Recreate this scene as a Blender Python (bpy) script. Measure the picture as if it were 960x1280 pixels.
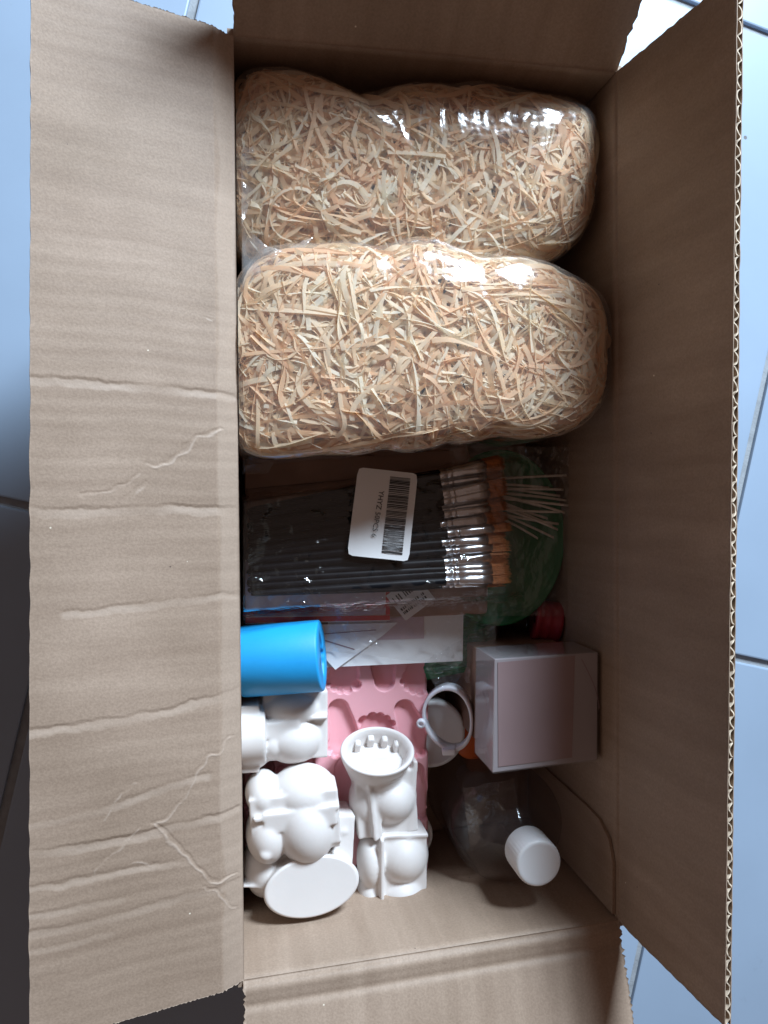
import bpy, bmesh, math, random
import numpy as np
from mathutils import Vector, Matrix, noise as mnoise

# ------------------------------------------------------------------ camera, world, light
for o in list(bpy.data.objects):
    bpy.data.objects.remove(o, do_unlink=True)
SC = bpy.context.scene
COL = SC.collection
rad = math.radians
CAM_H = 0.67773
FPX = 960.0
CAM_M = Matrix.Rotation(rad(-10.549), 3, 'Y') @ Matrix.Rotation(rad(-1.374), 3, 'X')
cam_d = bpy.data.cameras.new('camera')
cam_d.sensor_fit = 'HORIZONTAL'; cam_d.sensor_width = 36.0; cam_d.lens = 36.0
cam_d.clip_start = 0.01; cam_d.clip_end = 50
cam = bpy.data.objects.new('camera', cam_d); COL.objects.link(cam)
cam.matrix_world = Matrix.Translation((0, 0, CAM_H)) @ CAM_M.to_4x4()
SC.camera = cam
SC.render.resolution_x = 768; SC.render.resolution_y = 1024

w = bpy.data.worlds.new('World'); SC.world = w; w.use_nodes = True
w.node_tree.nodes['Background'].inputs[0].default_value = (1.0, 0.68, 0.56, 1)
w.node_tree.nodes['Background'].inputs[1].default_value = 0.125

LDIR = Vector((0.70, 1.42, 1.0)).normalized()          # towards the window
ld = bpy.data.lights.new('window_light', 'AREA')
ld.shape = 'RECTANGLE'; ld.size = 0.72; ld.size_y = 0.58; ld.energy = 168; ld.color = (0.70, 0.85, 1.0)
lo = bpy.data.objects.new('window_light', ld); COL.objects.link(lo)
lo.location = Vector((0.12, 0, 0.15)) + LDIR * 2.5
lo.rotation_euler = (-LDIR).to_track_quat('-Z', 'Y').to_euler()

SC.view_settings.view_transform = 'Standard'; SC.view_settings.look = 'None'
SC.view_settings.exposure = 0.0; SC.view_settings.gamma = 1.0; SC.view_settings.use_curve_mapping = False
SC.render.engine = 'CYCLES'
SC.cycles.transparent_max_bounces = 24

# ------------------------------------------------------------------ helpers
RNG = np.random.default_rng(7)
random.seed(7)

def P(px, py, z):
    """point of the scene that stands at height z under a spot of the photograph"""
    d = CAM_M @ Vector(((px - 480) / FPX, -(py - 640) / FPX, -1.0))
    t = (z - CAM_H) / d.z
    return Vector((d.x * t, d.y * t, z))

def tag(o, label, cat, group=None):
    o['label'] = label; o['category'] = cat
    if group: o['group'] = group
    return o

def mesh_obj(name, verts, faces, mat, parent=None, smooth=False):
    me = bpy.data.meshes.new(name)
    me.from_pydata([tuple(v) for v in verts], [], [tuple(f) for f in faces])
    me.update()
    if mat: me.materials.append(mat)
    if smooth: me.polygons.foreach_set('use_smooth', [True] * len(me.polygons))
    o = bpy.data.objects.new(name, me); COL.objects.link(o)
    if parent is not None: o.parent = parent
    return o

def bm_obj(name, bm, mat, parent=None, smooth=False):
    bmesh.ops.recalc_face_normals(bm, faces=bm.faces)
    me = bpy.data.meshes.new(name); bm.to_mesh(me); bm.free()
    if mat: me.materials.append(mat)
    if smooth: me.polygons.foreach_set('use_smooth', [True] * len(me.polygons))
    o = bpy.data.objects.new(name, me); COL.objects.link(o)
    if parent is not None: o.parent = parent
    return o

def empty(name, loc=(0, 0, 0)):
    o = bpy.data.objects.new(name, None); COL.objects.link(o); o.location = loc
    o.empty_display_size = 0.01
    return o

def sm(a, b, x):
    t = np.clip((x - a) / (b - a), 0, 1); return t * t * (3 - 2 * t)

def fnoise(x, y, z=0.0):
    return mnoise.noise(Vector((x, y, z)))

def grid_faces(nu, nv, off=0, flip=False):
    f = []
    for i in range(nu):
        for j in range(nv):
            a = off + i * (nv + 1) + j; b = a + nv + 1
            f.append((a, a + 1, b + 1, b) if flip else (a, b, b + 1, a + 1))
    return f

def lathe(profile, seg=48):
    v, f = [], []
    n = len(profile)
    for i in range(seg):
        a = 2 * math.pi * i / seg
        for r, z in profile: v.append((r * math.cos(a), r * math.sin(a), z))
    for i in range(seg):
        for j in range(n - 1):
            a = i * n + j; b = ((i + 1) % seg) * n + j
            f.append((a, b, b + 1, a + 1))
    return v, f

def box_bm(sx, sy, sz, bevel=0.0, seg=2):
    bm = bmesh.new(); bmesh.ops.create_cube(bm, size=1)
    bmesh.ops.scale(bm, vec=(sx, sy, sz), verts=bm.verts)
    if bevel: bmesh.ops.bevel(bm, geom=list(bm.edges), offset=bevel, segments=seg, affect='EDGES', profile=0.6)
    return bm

# ------------------------------------------------------------------ materials
def new_mat(name):
    m = bpy.data.materials.new(name); m.use_nodes = True
    nt = m.node_tree; nt.nodes.clear()
    out = nt.nodes.new('ShaderNodeOutputMaterial')
    return m, nt, out

def N(nt, t, **kw):
    n = nt.nodes.new('ShaderNode' + t)
    for k, v in kw.items():
        if k in n.inputs: n.inputs[k].default_value = v
        else: setattr(n, k, v)
    return n

def plain(name, col, rough=0.5, var=0.08, scale=60, metallic=0.0, bump=0.0, bump_scale=400, sss=0.0, spec=0.5, coat=0.0):
    m, nt, out = new_mat(name)
    b = N(nt, 'BsdfPrincipled', Roughness=rough, Metallic=metallic)
    b.inputs['Specular IOR Level'].default_value = spec
    if coat: b.inputs['Coat Weight'].default_value = coat
    tc = N(nt, 'TexCoord'); nz = N(nt, 'TexNoise', Scale=scale, Detail=5.0)
    nt.links.new(tc.outputs['Object'], nz.inputs['Vector'])
    ramp = N(nt, 'ValToRGB')
    ramp.color_ramp.elements[0].position = 0.3; ramp.color_ramp.elements[1].position = 0.7
    ramp.color_ramp.elements[0].color = tuple(c * (1 - var) for c in col) + (1,)
    ramp.color_ramp.elements[1].color = tuple(min(1, c * (1 + var)) for c in col) + (1,)
    nt.links.new(nz.outputs['Fac'], ramp.inputs[0]); nt.links.new(ramp.outputs[0], b.inputs['Base Color'])
    if sss:
        b.inputs['Subsurface Weight'].default_value = sss
        b.inputs['Subsurface Radius'].default_value = (1, 0.7, 0.6)
        b.inputs['Subsurface Scale'].default_value = 0.003
    if bump:
        n2 = N(nt, 'TexNoise', Scale=bump_scale, Detail=4.0)
        nt.links.new(tc.outputs['Object'], n2.inputs['Vector'])
        bp = N(nt, 'Bump', Strength=bump, Distance=0.001)
        nt.links.new(n2.outputs['Fac'], bp.inputs['Height']); nt.links.new(bp.outputs[0], b.inputs['Normal'])
    nt.links.new(b.outputs[0], out.inputs[0])
    return m

def cardboard_mat(name, axis):
    """kraft liner: faint streaks along the flutes, fibres, specks and scuffs"""
    m, nt, out = new_mat(name)
    b = N(nt, 'BsdfPrincipled', Roughness=0.62); b.inputs['Specular IOR Level'].default_value = 0.45
    tc = N(nt, 'TexCoord')
    mp = N(nt, 'Mapping'); mp.inputs['Scale'].default_value = (6, 90, 6) if axis == 'x' else ((90, 6, 6) if axis == 'y' else (90, 90, 6))
    nt.links.new(tc.outputs['Object'], mp.inputs[0])
    n1 = N(nt, 'TexNoise', Scale=1.0, Detail=4.0); nt.links.new(mp.outputs[0], n1.inputs['Vector'])
    n2 = N(nt, 'TexNoise', Scale=9.0, Detail=6.0); nt.links.new(tc.outputs['Object'], n2.inputs['Vector'])
    n3 = N(nt, 'TexNoise', Scale=700.0, Detail=3.0); nt.links.new(tc.outputs['Object'], n3.inputs['Vector'])
    r1 = N(nt, 'ValToRGB'); r1.color_ramp.elements[0].color = (0.335, 0.242, 0.177, 1); r1.color_ramp.elements[1].color = (0.405, 0.300, 0.224, 1)
    r1.color_ramp.elements[0].position = 0.3; r1.color_ramp.elements[1].position = 0.72
    nt.links.new(n1.outputs['Fac'], r1.inputs[0])
    r2 = N(nt, 'ValToRGB'); r2.color_ramp.elements[0].color = (0.80, 0.78, 0.76, 1); r2.color_ramp.elements[1].color = (1.08, 1.08, 1.1, 1)
    r2.color_ramp.elements[0].position = 0.3; r2.color_ramp.elements[1].position = 0.7
    nt.links.new(n2.outputs['Fac'], r2.inputs[0])
    mx = N(nt, 'MixRGB', blend_type='MULTIPLY'); mx.inputs[0].default_value = 1
    nt.links.new(r1.outputs[0], mx.inputs[1]); nt.links.new(r2.outputs[0], mx.inputs[2])
    r3 = N(nt, 'ValToRGB'); r3.color_ramp.elements[0].color = (0.84, 0.83, 0.82, 1); r3.color_ramp.elements[1].color = (1.1, 1.1, 1.1, 1)
    r3.color_ramp.elements[0].position = 0.3; r3.color_ramp.elements[1].position = 0.7
    nt.links.new(n3.outputs['Fac'], r3.inputs[0])
    mx2 = N(nt, 'MixRGB', blend_type='MULTIPLY'); mx2.inputs[0].default_value = 0.8
    nt.links.new(mx.outputs[0], mx2.inputs[1]); nt.links.new(r3.outputs[0], mx2.inputs[2])
    # pale and dark specks
    vo = N(nt, 'TexVoronoi', Scale=95.0); nt.links.new(tc.outputs['Object'], vo.inputs['Vector'])
    cmp = N(nt, 'Math', operation='LESS_THAN'); cmp.inputs[1].default_value = 0.055
    nt.links.new(vo.outputs['Distance'], cmp.inputs[0])
    sep = N(nt, 'SeparateColor'); nt.links.new(vo.outputs['Color'], sep.inputs[0])
    gt = N(nt, 'Math', operation='GREATER_THAN'); gt.inputs[1].default_value = 0.86
    nt.links.new(sep.outputs[0], gt.inputs[0])
    mu = N(nt, 'Math', operation='MULTIPLY'); nt.links.new(cmp.outputs[0], mu.inputs[0]); nt.links.new(gt.outputs[0], mu.inputs[1])
    mx3 = N(nt, 'MixRGB'); nt.links.new(mu.outputs[0], mx3.inputs[0]); nt.links.new(mx2.outputs[0], mx3.inputs[1])
    spk = N(nt, 'ValToRGB'); spk.color_ramp.interpolation = 'CONSTANT'
    spk.color_ramp.elements[0].color = (0.75, 0.66, 0.52, 1); spk.color_ramp.elements[1].color = (0.13, 0.09, 0.07, 1); spk.color_ramp.elements[1].position = 0.6
    nt.links.new(sep.outputs[1], spk.inputs[0]); nt.links.new(spk.outputs[0], mx3.inputs[2])
    at = N(nt, 'Attribute'); at.attribute_name = 'wear_and_light'
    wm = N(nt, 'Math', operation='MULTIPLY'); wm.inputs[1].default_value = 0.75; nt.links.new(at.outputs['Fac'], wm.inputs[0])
    mx4 = N(nt, 'MixRGB'); mx4.inputs[2].default_value = (0.52, 0.41, 0.33, 1)  # pale tone for rubbed folds and for the painted lit strip at the hinge
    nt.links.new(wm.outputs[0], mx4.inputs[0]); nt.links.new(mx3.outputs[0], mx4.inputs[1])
    nt.links.new(mx4.outputs[0], b.inputs['Base Color'])
    ad = N(nt, 'Math', operation='ADD'); nt.links.new(n3.outputs['Fac'], ad.inputs[0]); nt.links.new(n1.outputs['Fac'], ad.inputs[1])
    bp = N(nt, 'Bump', Strength=0.16, Distance=0.0006); nt.links.new(ad.outputs[0], bp.inputs['Height']); nt.links.new(bp.outputs[0], b.inputs['Normal'])
    nt.links.new(b.outputs[0], out.inputs[0])
    return m

def schlick(nt, f0=0.035):
    """reflectance of a thin film, the same from both sides"""
    lw = N(nt, 'LayerWeight'); lw.inputs['Blend'].default_value = 0.5
    pw = N(nt, 'Math', operation='POWER'); pw.inputs[1].default_value = 5.0
    nt.links.new(lw.outputs['Facing'], pw.inputs[0])
    ma = N(nt, 'Math', operation='MULTIPLY_ADD'); ma.inputs[1].default_value = 1 - f0; ma.inputs[2].default_value = f0
    nt.links.new(pw.outputs[0], ma.inputs[0])
    return ma

def film_mat(name, haze=0.05, scale=(1, 1, 1), bump=0.6, tint=(0.97, 0.97, 0.97), noise_scale=28, rough=0.07, gl=1.0, fine=0.2):
    m, nt, out = new_mat(name)
    tr = N(nt, 'BsdfTransparent'); tr.inputs[0].default_value = tint + (1,)
    gl_ = N(nt, 'BsdfGlossy', Roughness=rough); gl_.inputs[0].default_value = (1, 1, 1, 1)
    df = N(nt, 'BsdfDiffuse'); df.inputs[0].default_value = (0.85, 0.85, 0.85, 1)
    tc = N(nt, 'TexCoord'); mp = N(nt, 'Mapping'); mp.inputs['Scale'].default_value = scale
    nt.links.new(tc.outputs['Object'], mp.inputs[0])
    n1 = N(nt, 'TexNoise', Scale=noise_scale, Detail=3.0, Roughness=0.5); n1.inputs['Distortion'].default_value = 0.6
    nt.links.new(mp.outputs[0], n1.inputs['Vector'])
    vo = N(nt, 'TexNoise', Scale=noise_scale * 4.5, Detail=2.0); nt.links.new(mp.outputs[0], vo.inputs['Vector'])
    mu = N(nt, 'Math', operation='MULTIPLY'); mu.inputs[1].default_value = fine
    nt.links.new(vo.outputs['Fac'], mu.inputs[0])
    ad = N(nt, 'Math', operation='ADD'); nt.links.new(n1.outputs['Fac'], ad.inputs[0]); nt.links.new(mu.outputs[0], ad.inputs[1])
    bp = N(nt, 'Bump', Strength=bump, Distance=0.012); nt.links.new(ad.outputs[0], bp.inputs['Height'])
    nt.links.new(bp.outputs[0], gl_.inputs['Normal'])
    fr = schlick(nt)
    fm = N(nt, 'Math', operation='MULTIPLY'); fm.inputs[1].default_value = 1.5 * gl; fm.use_clamp = True
    nt.links.new(fr.outputs[0], fm.inputs[0])
    m1 = N(nt, 'MixShader'); m1.inputs[0].default_value = haze
    nt.links.new(tr.outputs[0], m1.inputs[1]); nt.links.new(df.outputs[0], m1.inputs[2])
    m2 = N(nt, 'MixShader'); nt.links.new(fm.outputs[0], m2.inputs[0]); nt.links.new(m1.outputs[0], m2.inputs[1]); nt.links.new(gl_.outputs[0], m2.inputs[2])
    nt.links.new(m2.outputs[0], out.inputs[0])
    return m

def strip_mat():
    m, nt, out = new_mat('shredded_paper')
    b = N(nt, 'BsdfPrincipled', Roughness=0.6)
    geo = N(nt, 'NewGeometry')
    r = N(nt, 'ValToRGB'); e = r.color_ramp.elements
    e[0].color = (0.94, 0.64, 0.39, 1); e[1].color = (0.98, 0.93, 0.78, 1)
    x = e.new(0.45); x.color = (0.97, 0.78, 0.54, 1)
    oi = N(nt, 'ObjectInfo'); ad = N(nt, 'Math', operation='ADD'); fr = N(nt, 'Math', operation='FRACT')
    nt.links.new(geo.outputs['Random Per Island'], ad.inputs[0]); nt.links.new(oi.outputs['Random'], ad.inputs[1])
    nt.links.new(ad.outputs[0], fr.inputs[0]); nt.links.new(fr.outputs[0], r.inputs[0])
    nt.links.new(r.outputs[0], b.inputs['Base Color'])
    tl = N(nt, 'BsdfTranslucent'); nt.links.new(r.outputs[0], tl.inputs[0])
    mx = N(nt, 'MixShader'); mx.inputs[0].default_value = 0.5
    nt.links.new(b.outputs[0], mx.inputs[1]); nt.links.new(tl.outputs[0], mx.inputs[2])
    nt.links.new(mx.outputs[0], out.inputs[0])
    return m

M = dict(
    card_x=cardboard_mat('cardboard_flutes_across', 'x'), card_y=cardboard_mat('cardboard_flutes_along', 'y'), card_z=cardboard_mat('cardboard_wall', 'z'),
    fluting=plain('fluting_paper', (0.62, 0.50, 0.38), 0.8), kraft=plain('kraft_parcel_paper', (0.33, 0.2, 0.15), 0.6, 0.15, 40),
    tile=plain('glazed_tile', (0.40, 0.50, 0.61), 0.38, 0.05, 7, bump=0.02, bump_scale=60),
    grout=plain('cement_grout', (0.30, 0.32, 0.34), 0.85, 0.15, 90, bump=0.4),
    strip=strip_mat(),
    film=film_mat('clear_bag_film', 0.07, bump=0.3, noise_scale=17, rough=0.16, gl=1.25, fine=0.25), film_pack=film_mat('clear_sleeve_film', 0.006, bump=0.6, noise_scale=38, gl=1.3),
    film_box=film_mat('carton_wrap_film', 0.03, bump=0.05, noise_scale=30, gl=0.9, rough=0.12),
    film_flat=film_mat('clear_pouch_film', 0.03, bump=0.6, noise_scale=42, gl=1.4), seal=film_mat('bag_seal_film', 0.16, bump=0.35, noise_scale=40, gl=1.3),
    silicone=plain('white_silicone', (0.70, 0.65, 0.62), 0.48, 0.02, 30, sss=0.15, bump=0.06, bump_scale=250),
    pink=plain('pink_silicone', (0.85, 0.42, 0.46), 0.42, 0.04, 25, sss=0.15, bump=0.05),
    blue=plain('blue_silicone', (0.013, 0.34, 0.74), 0.5, 0.05, 30, bump=0.08, bump_scale=200),
    black=plain('black_lacquer', (0.006, 0.006, 0.008), 0.42, 0.3, 50, spec=0.12), metal=plain('silver_ferrule', (0.78, 0.78, 0.80), 0.26, 0.05, 90, metallic=1.0),
    bristle=plain('amber_bristle', (0.48, 0.17, 0.05), 0.5, 0.3, 500, bump=0.5, bump_scale=900),
    paper=plain('white_paper', (0.78, 0.77, 0.77), 0.6, 0.02, 30), ink=plain('black_ink', (0.02, 0.02, 0.022), 0.6),
    red=plain('red_print', (0.62, 0.06, 0.06), 0.55), mauve=plain('mauve_print', (0.55, 0.42, 0.46), 0.6),
    green=plain('green_plastic', (0.008, 0.17, 0.055), 0.4, 0.15, 25), redplastic=plain('red_ribbon', (0.36, 0.025, 0.045), 0.45, 0.2, 60),
    orange=plain('orange_plastic', (0.75, 0.16, 0.04), 0.4), white=plain('white_plastic', (0.82, 0.82, 0.83), 0.35, 0.02, 20, sss=0.1),
    ring=plain('milky_plastic', (0.80, 0.80, 0.86), 0.3, 0.02, 20, sss=0.2), wick=plain('wick_cotton', (0.72, 0.66, 0.58), 0.7, 0.1, 300),
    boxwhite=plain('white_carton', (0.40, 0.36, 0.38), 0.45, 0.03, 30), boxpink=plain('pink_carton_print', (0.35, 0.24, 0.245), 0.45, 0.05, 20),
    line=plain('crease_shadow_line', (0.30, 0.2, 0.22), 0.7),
)
def clear_plastic():
    m, nt, out = new_mat('clear_bottle_plastic')
    tr = N(nt, 'BsdfTransparent'); tr.inputs[0].default_value = (0.80, 0.76, 0.75, 1)
    gl = N(nt, 'BsdfGlossy', Roughness=0.06)
    df = N(nt, 'BsdfDiffuse'); df.inputs[0].default_value = (0.6, 0.55, 0.56, 1)
    m0 = N(nt, 'MixShader'); m0.inputs[0].default_value = 0.05
    nt.links.new(tr.outputs[0], m0.inputs[1]); nt.links.new(df.outputs[0], m0.inputs[2])
    fr = schlick(nt); mx = N(nt, 'MixShader')
    nt.links.new(fr.outputs[0], mx.inputs[0]); nt.links.new(m0.outputs[0], mx.inputs[1]); nt.links.new(gl.outputs[0], mx.inputs[2])
    nt.links.new(mx.outputs[0], out.inputs[0])
    return m
M['bottle'] = clear_plastic()
def tile_mat():
    m = plain('glazed_tile', (0.31, 0.40, 0.52), 0.38, 0.06, 6, bump=0.03, bump_scale=45)
    nt = m.node_tree; b = [n for n in nt.nodes if n.type == 'BSDF_PRINCIPLED'][0]
    src = b.inputs['Base Color'].links[0].from_socket
    tc = [n for n in nt.nodes if n.type == 'TEX_COORD'][0]
    vo = N(nt, 'TexVoronoi', Scale=26.0); nt.links.new(tc.outputs['Object'], vo.inputs['Vector'])
    sz = N(nt, 'Math', operation='LESS_THAN'); sz.inputs[1].default_value = 0.05; nt.links.new(vo.outputs['Distance'], sz.inputs[0])
    sp = N(nt, 'SeparateColor'); nt.links.new(vo.outputs['Color'], sp.inputs[0])
    gt = N(nt, 'Math', operation='GREATER_THAN'); gt.inputs[1].default_value = 0.7; nt.links.new(sp.outputs[0], gt.inputs[0])
    mu = N(nt, 'Math', operation='MULTIPLY'); nt.links.new(sz.outputs[0], mu.inputs[0]); nt.links.new(gt.outputs[0], mu.inputs[1])
    mx = N(nt, 'MixRGB'); mx.inputs[2].default_value = (0.14, 0.14, 0.15, 1)
    nt.links.new(mu.outputs[0], mx.inputs[0]); nt.links.new(src, mx.inputs[1])
    n2 = N(nt, 'TexNoise', Scale=14.0, Detail=8.0, Roughness=0.7); nt.links.new(tc.outputs['Object'], n2.inputs['Vector'])
    rp = N(nt, 'ValToRGB'); rp.color_ramp.elements[0].position = 0.62; rp.color_ramp.elements[1].position = 0.8
    rp.color_ramp.elements[0].color = (1, 1, 1, 1); rp.color_ramp.elements[1].color = (0.72, 0.70, 0.68, 1); nt.links.new(n2.outputs['Fac'], rp.inputs[0])
    m2 = N(nt, 'MixRGB', blend_type='MULTIPLY'); m2.inputs[0].default_value = 1; nt.links.new(mx.outputs[0], m2.inputs[1]); nt.links.new(rp.outputs[0], m2.inputs[2])
    nt.links.new(m2.outputs[0], b.inputs['Base Color'])
    return m
M['tile'] = tile_mat()

# ------------------------------------------------------------------ floor of tiles
TH = rad(-13.04); TS = 0.6; OX, OY = -0.13004, -0.04972
fl = mesh_obj('floor', [(-3, -3, -0.004), (3, -3, -0.004), (3, 3, -0.004), (-3, 3, -0.004)], [(0, 1, 2, 3)], M['grout'])
fl['kind'] = 'structure'
bm = box_bm(TS - 0.0075, TS - 0.0075, 0.02, 0.0016, 2)
tile0 = None
for i in range(-3, 4):
    for j in range(-3, 4):
        u = OX + (i + 0.5) * TS; v = OY + (j + 0.5) * TS
        # rows run at an angle to the carton
        x = math.cos(TH) * u - math.sin(TH) * v; y = math.sin(TH) * u + math.cos(TH) * v
        if tile0 is None:
            t = bm_obj('tile', bm, M['tile'], fl); tile0 = t
        else:
            t = tile0.copy(); COL.objects.link(t); t.parent = fl
        t.location = (x, y, -0.0100 + 0.0004 * math.sin(i * 3 + j * 5)); t.rotation_euler = (0, 0, TH)

# ------------------------------------------------------------------ the carton
RIM = 0.18; TK = 0.0045
cTL = P(292, 45, RIM); cTR = P(770, 90, RIM); cBR = P(773, 1150, RIM); cBL = P(305, 1225, RIM)
carton = empty('cardboard_box', (0.128, -0.01, 0))
tag(carton, 'open brown corrugated cardboard box with its four flaps spread, standing on tiled floor', 'box')
def adopt(o):
    o.parent = carton; o.matrix_parent_inverse = Matrix.Translation(-Vector(carton.location))
    return o

def board(name, p00, p10, p11, p01, nu, nv, mat, disp=None, thick=TK, flip=False, edge=0.0006, parent=None, sheet=False):
    """corrugated board: p00-p10 along the hinge (u), p00-p01 away from it (v); inner face displaced by disp(u,v) metres"""
    p00, p10, p11, p01 = [np.array(p) for p in (p00, p10, p11, p01)]
    n = np.cross(p10 - p00, p01 - p00); n /= np.linalg.norm(n)
    if flip: n = -n
    U, V = np.meshgrid(np.linspace(0, 1, nu + 1), np.linspace(0, 1, nv + 1), indexing='ij')
    V2 = V.copy()
    if edge:
        ln = np.linalg.norm(p01 - p00)
        jit = np.array([fnoise(k * 0.35 * 160 / nu, 3.3, len(name)) for k in range(nu + 1)]) * edge / ln
        V2[:, -1] += jit
        lu = np.linalg.norm(p10 - p00)
        U2 = U.copy()
        U2[0, :] += np.array([fnoise(k * 0.5, 9.1) for k in range(nv + 1)]) * edge * 1.6 / lu
        U2[-1, :] += np.array([fnoise(k * 0.5, 5.7) for k in range(nv + 1)]) * edge * 1.6 / lu
    else: U2 = U
    a = (1 - U2)[..., None]; b = U2[..., None]
    pts = (1 - V2)[..., None] * (a * p00 + b * p10) + V2[..., None] * (a * p01 + b * p11)
    D = disp(U, V, pts) if disp is not None else np.zeros_like(U)
    inner = pts + D[..., None] * n
    verts = inner.reshape(-1, 3); faces = grid_faces(nu, nv, 0, flip)
    if not sheet:
        outer = pts + (D * 0.8)[..., None] * n - n * thick
        off = len(verts)
        verts = np.vstack([verts, outer.reshape(-1, 3)])
        faces += grid_faces(nu, nv, off, not flip)
        def idx(i, j): return i * (nv + 1) + j
        for i in range(nu):
            for j, s in ((0, 1), (nv, 0)):
                q = (idx(i, j), idx(i + 1, j), off + idx(i + 1, j), off + idx(i, j))
                faces.append(q if s else q[::-1])
        for j in range(nv):
            for i, s in ((0, 0), (nu, 1)):
                q = (idx(i, j), idx(i, j + 1), off + idx(i, j + 1), off + idx(i, j))
                faces.append(q if s else q[::-1])
    o = mesh_obj(name, verts, faces, mat, None, smooth=False)
    me = o.data
    me.polygons.foreach_set('use_smooth', [k < nu * nv for k in range(len(me.polygons))])
    if parent is None: adopt(o)
    else:
        o.parent = parent
    return o

PITCH = 0.0084
def washboard(amp, L):
    return lambda U, V, pts: amp * np.sin(2 * np.pi * U * L / PITCH)

def slow(pts, s, k):
    sh = pts.shape[:2]; out = np.zeros(sh)
    flat = pts.reshape(-1, 3)
    return np.array([fnoise(p[0] * s + k, p[1] * s, p[2] * s) for p in flat]).reshape(sh)

LB = Vector(cTL) - Vector(cBL)
zb = 0.0055
def low(c, z=zb): return Vector((c.x, c.y, z))
# walls: inner faces on the rim rectangle
def wall_disp(L, bow):
    return lambda U, V, pts: 0.00004 * np.sin(2 * np.pi * U * L / PITCH) + bow * np.sin(np.pi * U) * np.sin(np.pi * (0.15 + 0.85 * (1 - V)))
board('wall', cBL, cTL, low(cTL), low(cBL), 300, 24, M['card_z'], wall_disp(0.6, 0.0), flip=True, edge=0)
board('wall', cTR, cBR, low(cBR), low(cTR), 300, 24, M['card_z'], wall_disp(0.59, 0.0), flip=True, edge=0)
board('wall', cTL + Vector((-.004, 0, 0)), cTR + Vector((.004, 0, 0)), low(cTR), low(cTL), 120, 24, M['card_z'], wall_disp(0.26, 0.0), flip=True, edge=0)
board('wall', cBR + Vector((.004, 0, 0)), cBL + Vector((-.004, 0, 0)), low(cBL), low(cBR), 120, 24, M['card_z'], wall_disp(0.26, 0.0), flip=True, edge=0)
board('bottom', low(cBL), low(cBR), low(cTR), low(cTL), 30, 60, M['card_y'], None, thick=0.0045, edge=0)
# glue tab folded round the corner onto the long wall
tabpts = []
xw = 0.2565
for (y, z) in [(-0.300, 0.176), (-0.262, 0.1765), (-0.248, 0.170), (-0.240, 0.155), (-0.2385, 0.13), (-0.2385, 0.02), (-0.300, 0.02)]:
    tabpts.append((y, z))
bmt = bmesh.new()
def wallx(y): return cBR.x + (cTR.x - cBR.x) * (y - cBR.y) / (cTR.y - cBR.y) - 0.0004
va = [bmt.verts.new((wallx(y), y, z)) for y, z in tabpts]; vb = [bmt.verts.new((wallx(y) - 0.0022, y, z)) for y, z in tabpts]
bmt.faces.new(va); bmt.faces.new(vb[::-1])
for k in range(len(va)):
    bmt.faces.new((va[k], vb[k], vb[(k + 1) % len(va)], va[(k + 1) % len(va)]))
adopt(bm_obj('glue_tab', bmt, M['card_z']))

# --- left flap: lit, creased
fTL = P(38, -32, 0.214); fBL = P(36, 1306, 0.214)
A0 = np.array(cBL); A1 = np.array(cTL)
creases = [  # (spots of the photograph along the crease, depth, half width)
    ([(38, 472), (80, 474), (130, 479), (200, 484), (270, 491), (298, 494)], 0.0011, 0.0024),
    ([(38, 634), (90, 636), (150, 633), (210, 630), (265, 634), (300, 634)], 0.0014, 0.0026),
    ([(100, 762), (140, 757), (200, 749), (260, 742), (300, 740)], 0.0008, 0.0022),
    ([(38, 908), (90, 901), (150, 893), (210, 882), (245, 872), (298, 858)], 0.0012, 0.0026),
    ([(38, 1060), (100, 1052), (160, 1040), (220, 1024), (270, 1013), (302, 1005)], 0.0014, 0.0026),
    ([(38, 1102), (80, 1098), (140, 1084), (190, 1074), (240, 1070)], 0.0008, 0.002),
    ([(38, 1137), (90, 1128), (132, 1121)], 0.0007, 0.002),
    ([(38, 1160), (110, 1147), (170, 1130), (230, 1112), (290, 1098)], 0.0009, 0.0022),
    ([(38, 1182), (90, 1172), (118, 1164)], 0.0006, 0.0018),
    ([(38, 1025), (100, 1012), (150, 998), (210, 975), (240, 966)], 0.0006, 0.0022),
]
cracks = [  # sharp diagonal kinks
    ([(105, 622), (145, 612), (163, 604), (185, 583), (207, 581), (225, 568), (245, 550), (272, 540)], 0.0010, 0.0012),
    ([(152, 632), (166, 616), (181, 606)], 0.0006, 0.001),
    ([(287, 920), (275, 935), (258, 945), (243, 968), (228, 1000), (212, 1012), (192, 1028)], 0.0008, 0.0012),
    ([(192, 1030), (215, 1052), (240, 1080), (268, 1100), (290, 1094)], 0.0010, 0.0012),
    ([(255, 1105), (275, 1118), (292, 1134)], 0.0008, 0.001),
    ([(170, 1034), (145, 1062), (118, 1088), (116, 1110)], 0.0006, 0.001),
    ([(168, 980), (150, 990), (130, 1020)], 0.0005, 0.001), ([(165, 1072), (180, 1075), (192, 1083)], 0.0004, 0.0009),
    ([(255, 400), (262, 404)], 0.0003, 0.0008),
]
P00, P10, P11, P01 = np.array(cBL), np.array(cTL), np.array(fTL), np.array(fBL)
def on_flap(px, py):
    """meet the line of sight with the flap's plane"""
    n = np.cross(P10 - P00, P01 - P00)
    d = np.array(CAM_M @ Vector(((px - 480) / FPX, -(py - 640) / FPX, -1.0))); o = np.array([0, 0, CAM_H])
    t = np.dot(P00 - o, n) / np.dot(d, n); return o + d * t
FX = (P10 - P00) / np.linalg.norm(P10 - P00)
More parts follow.
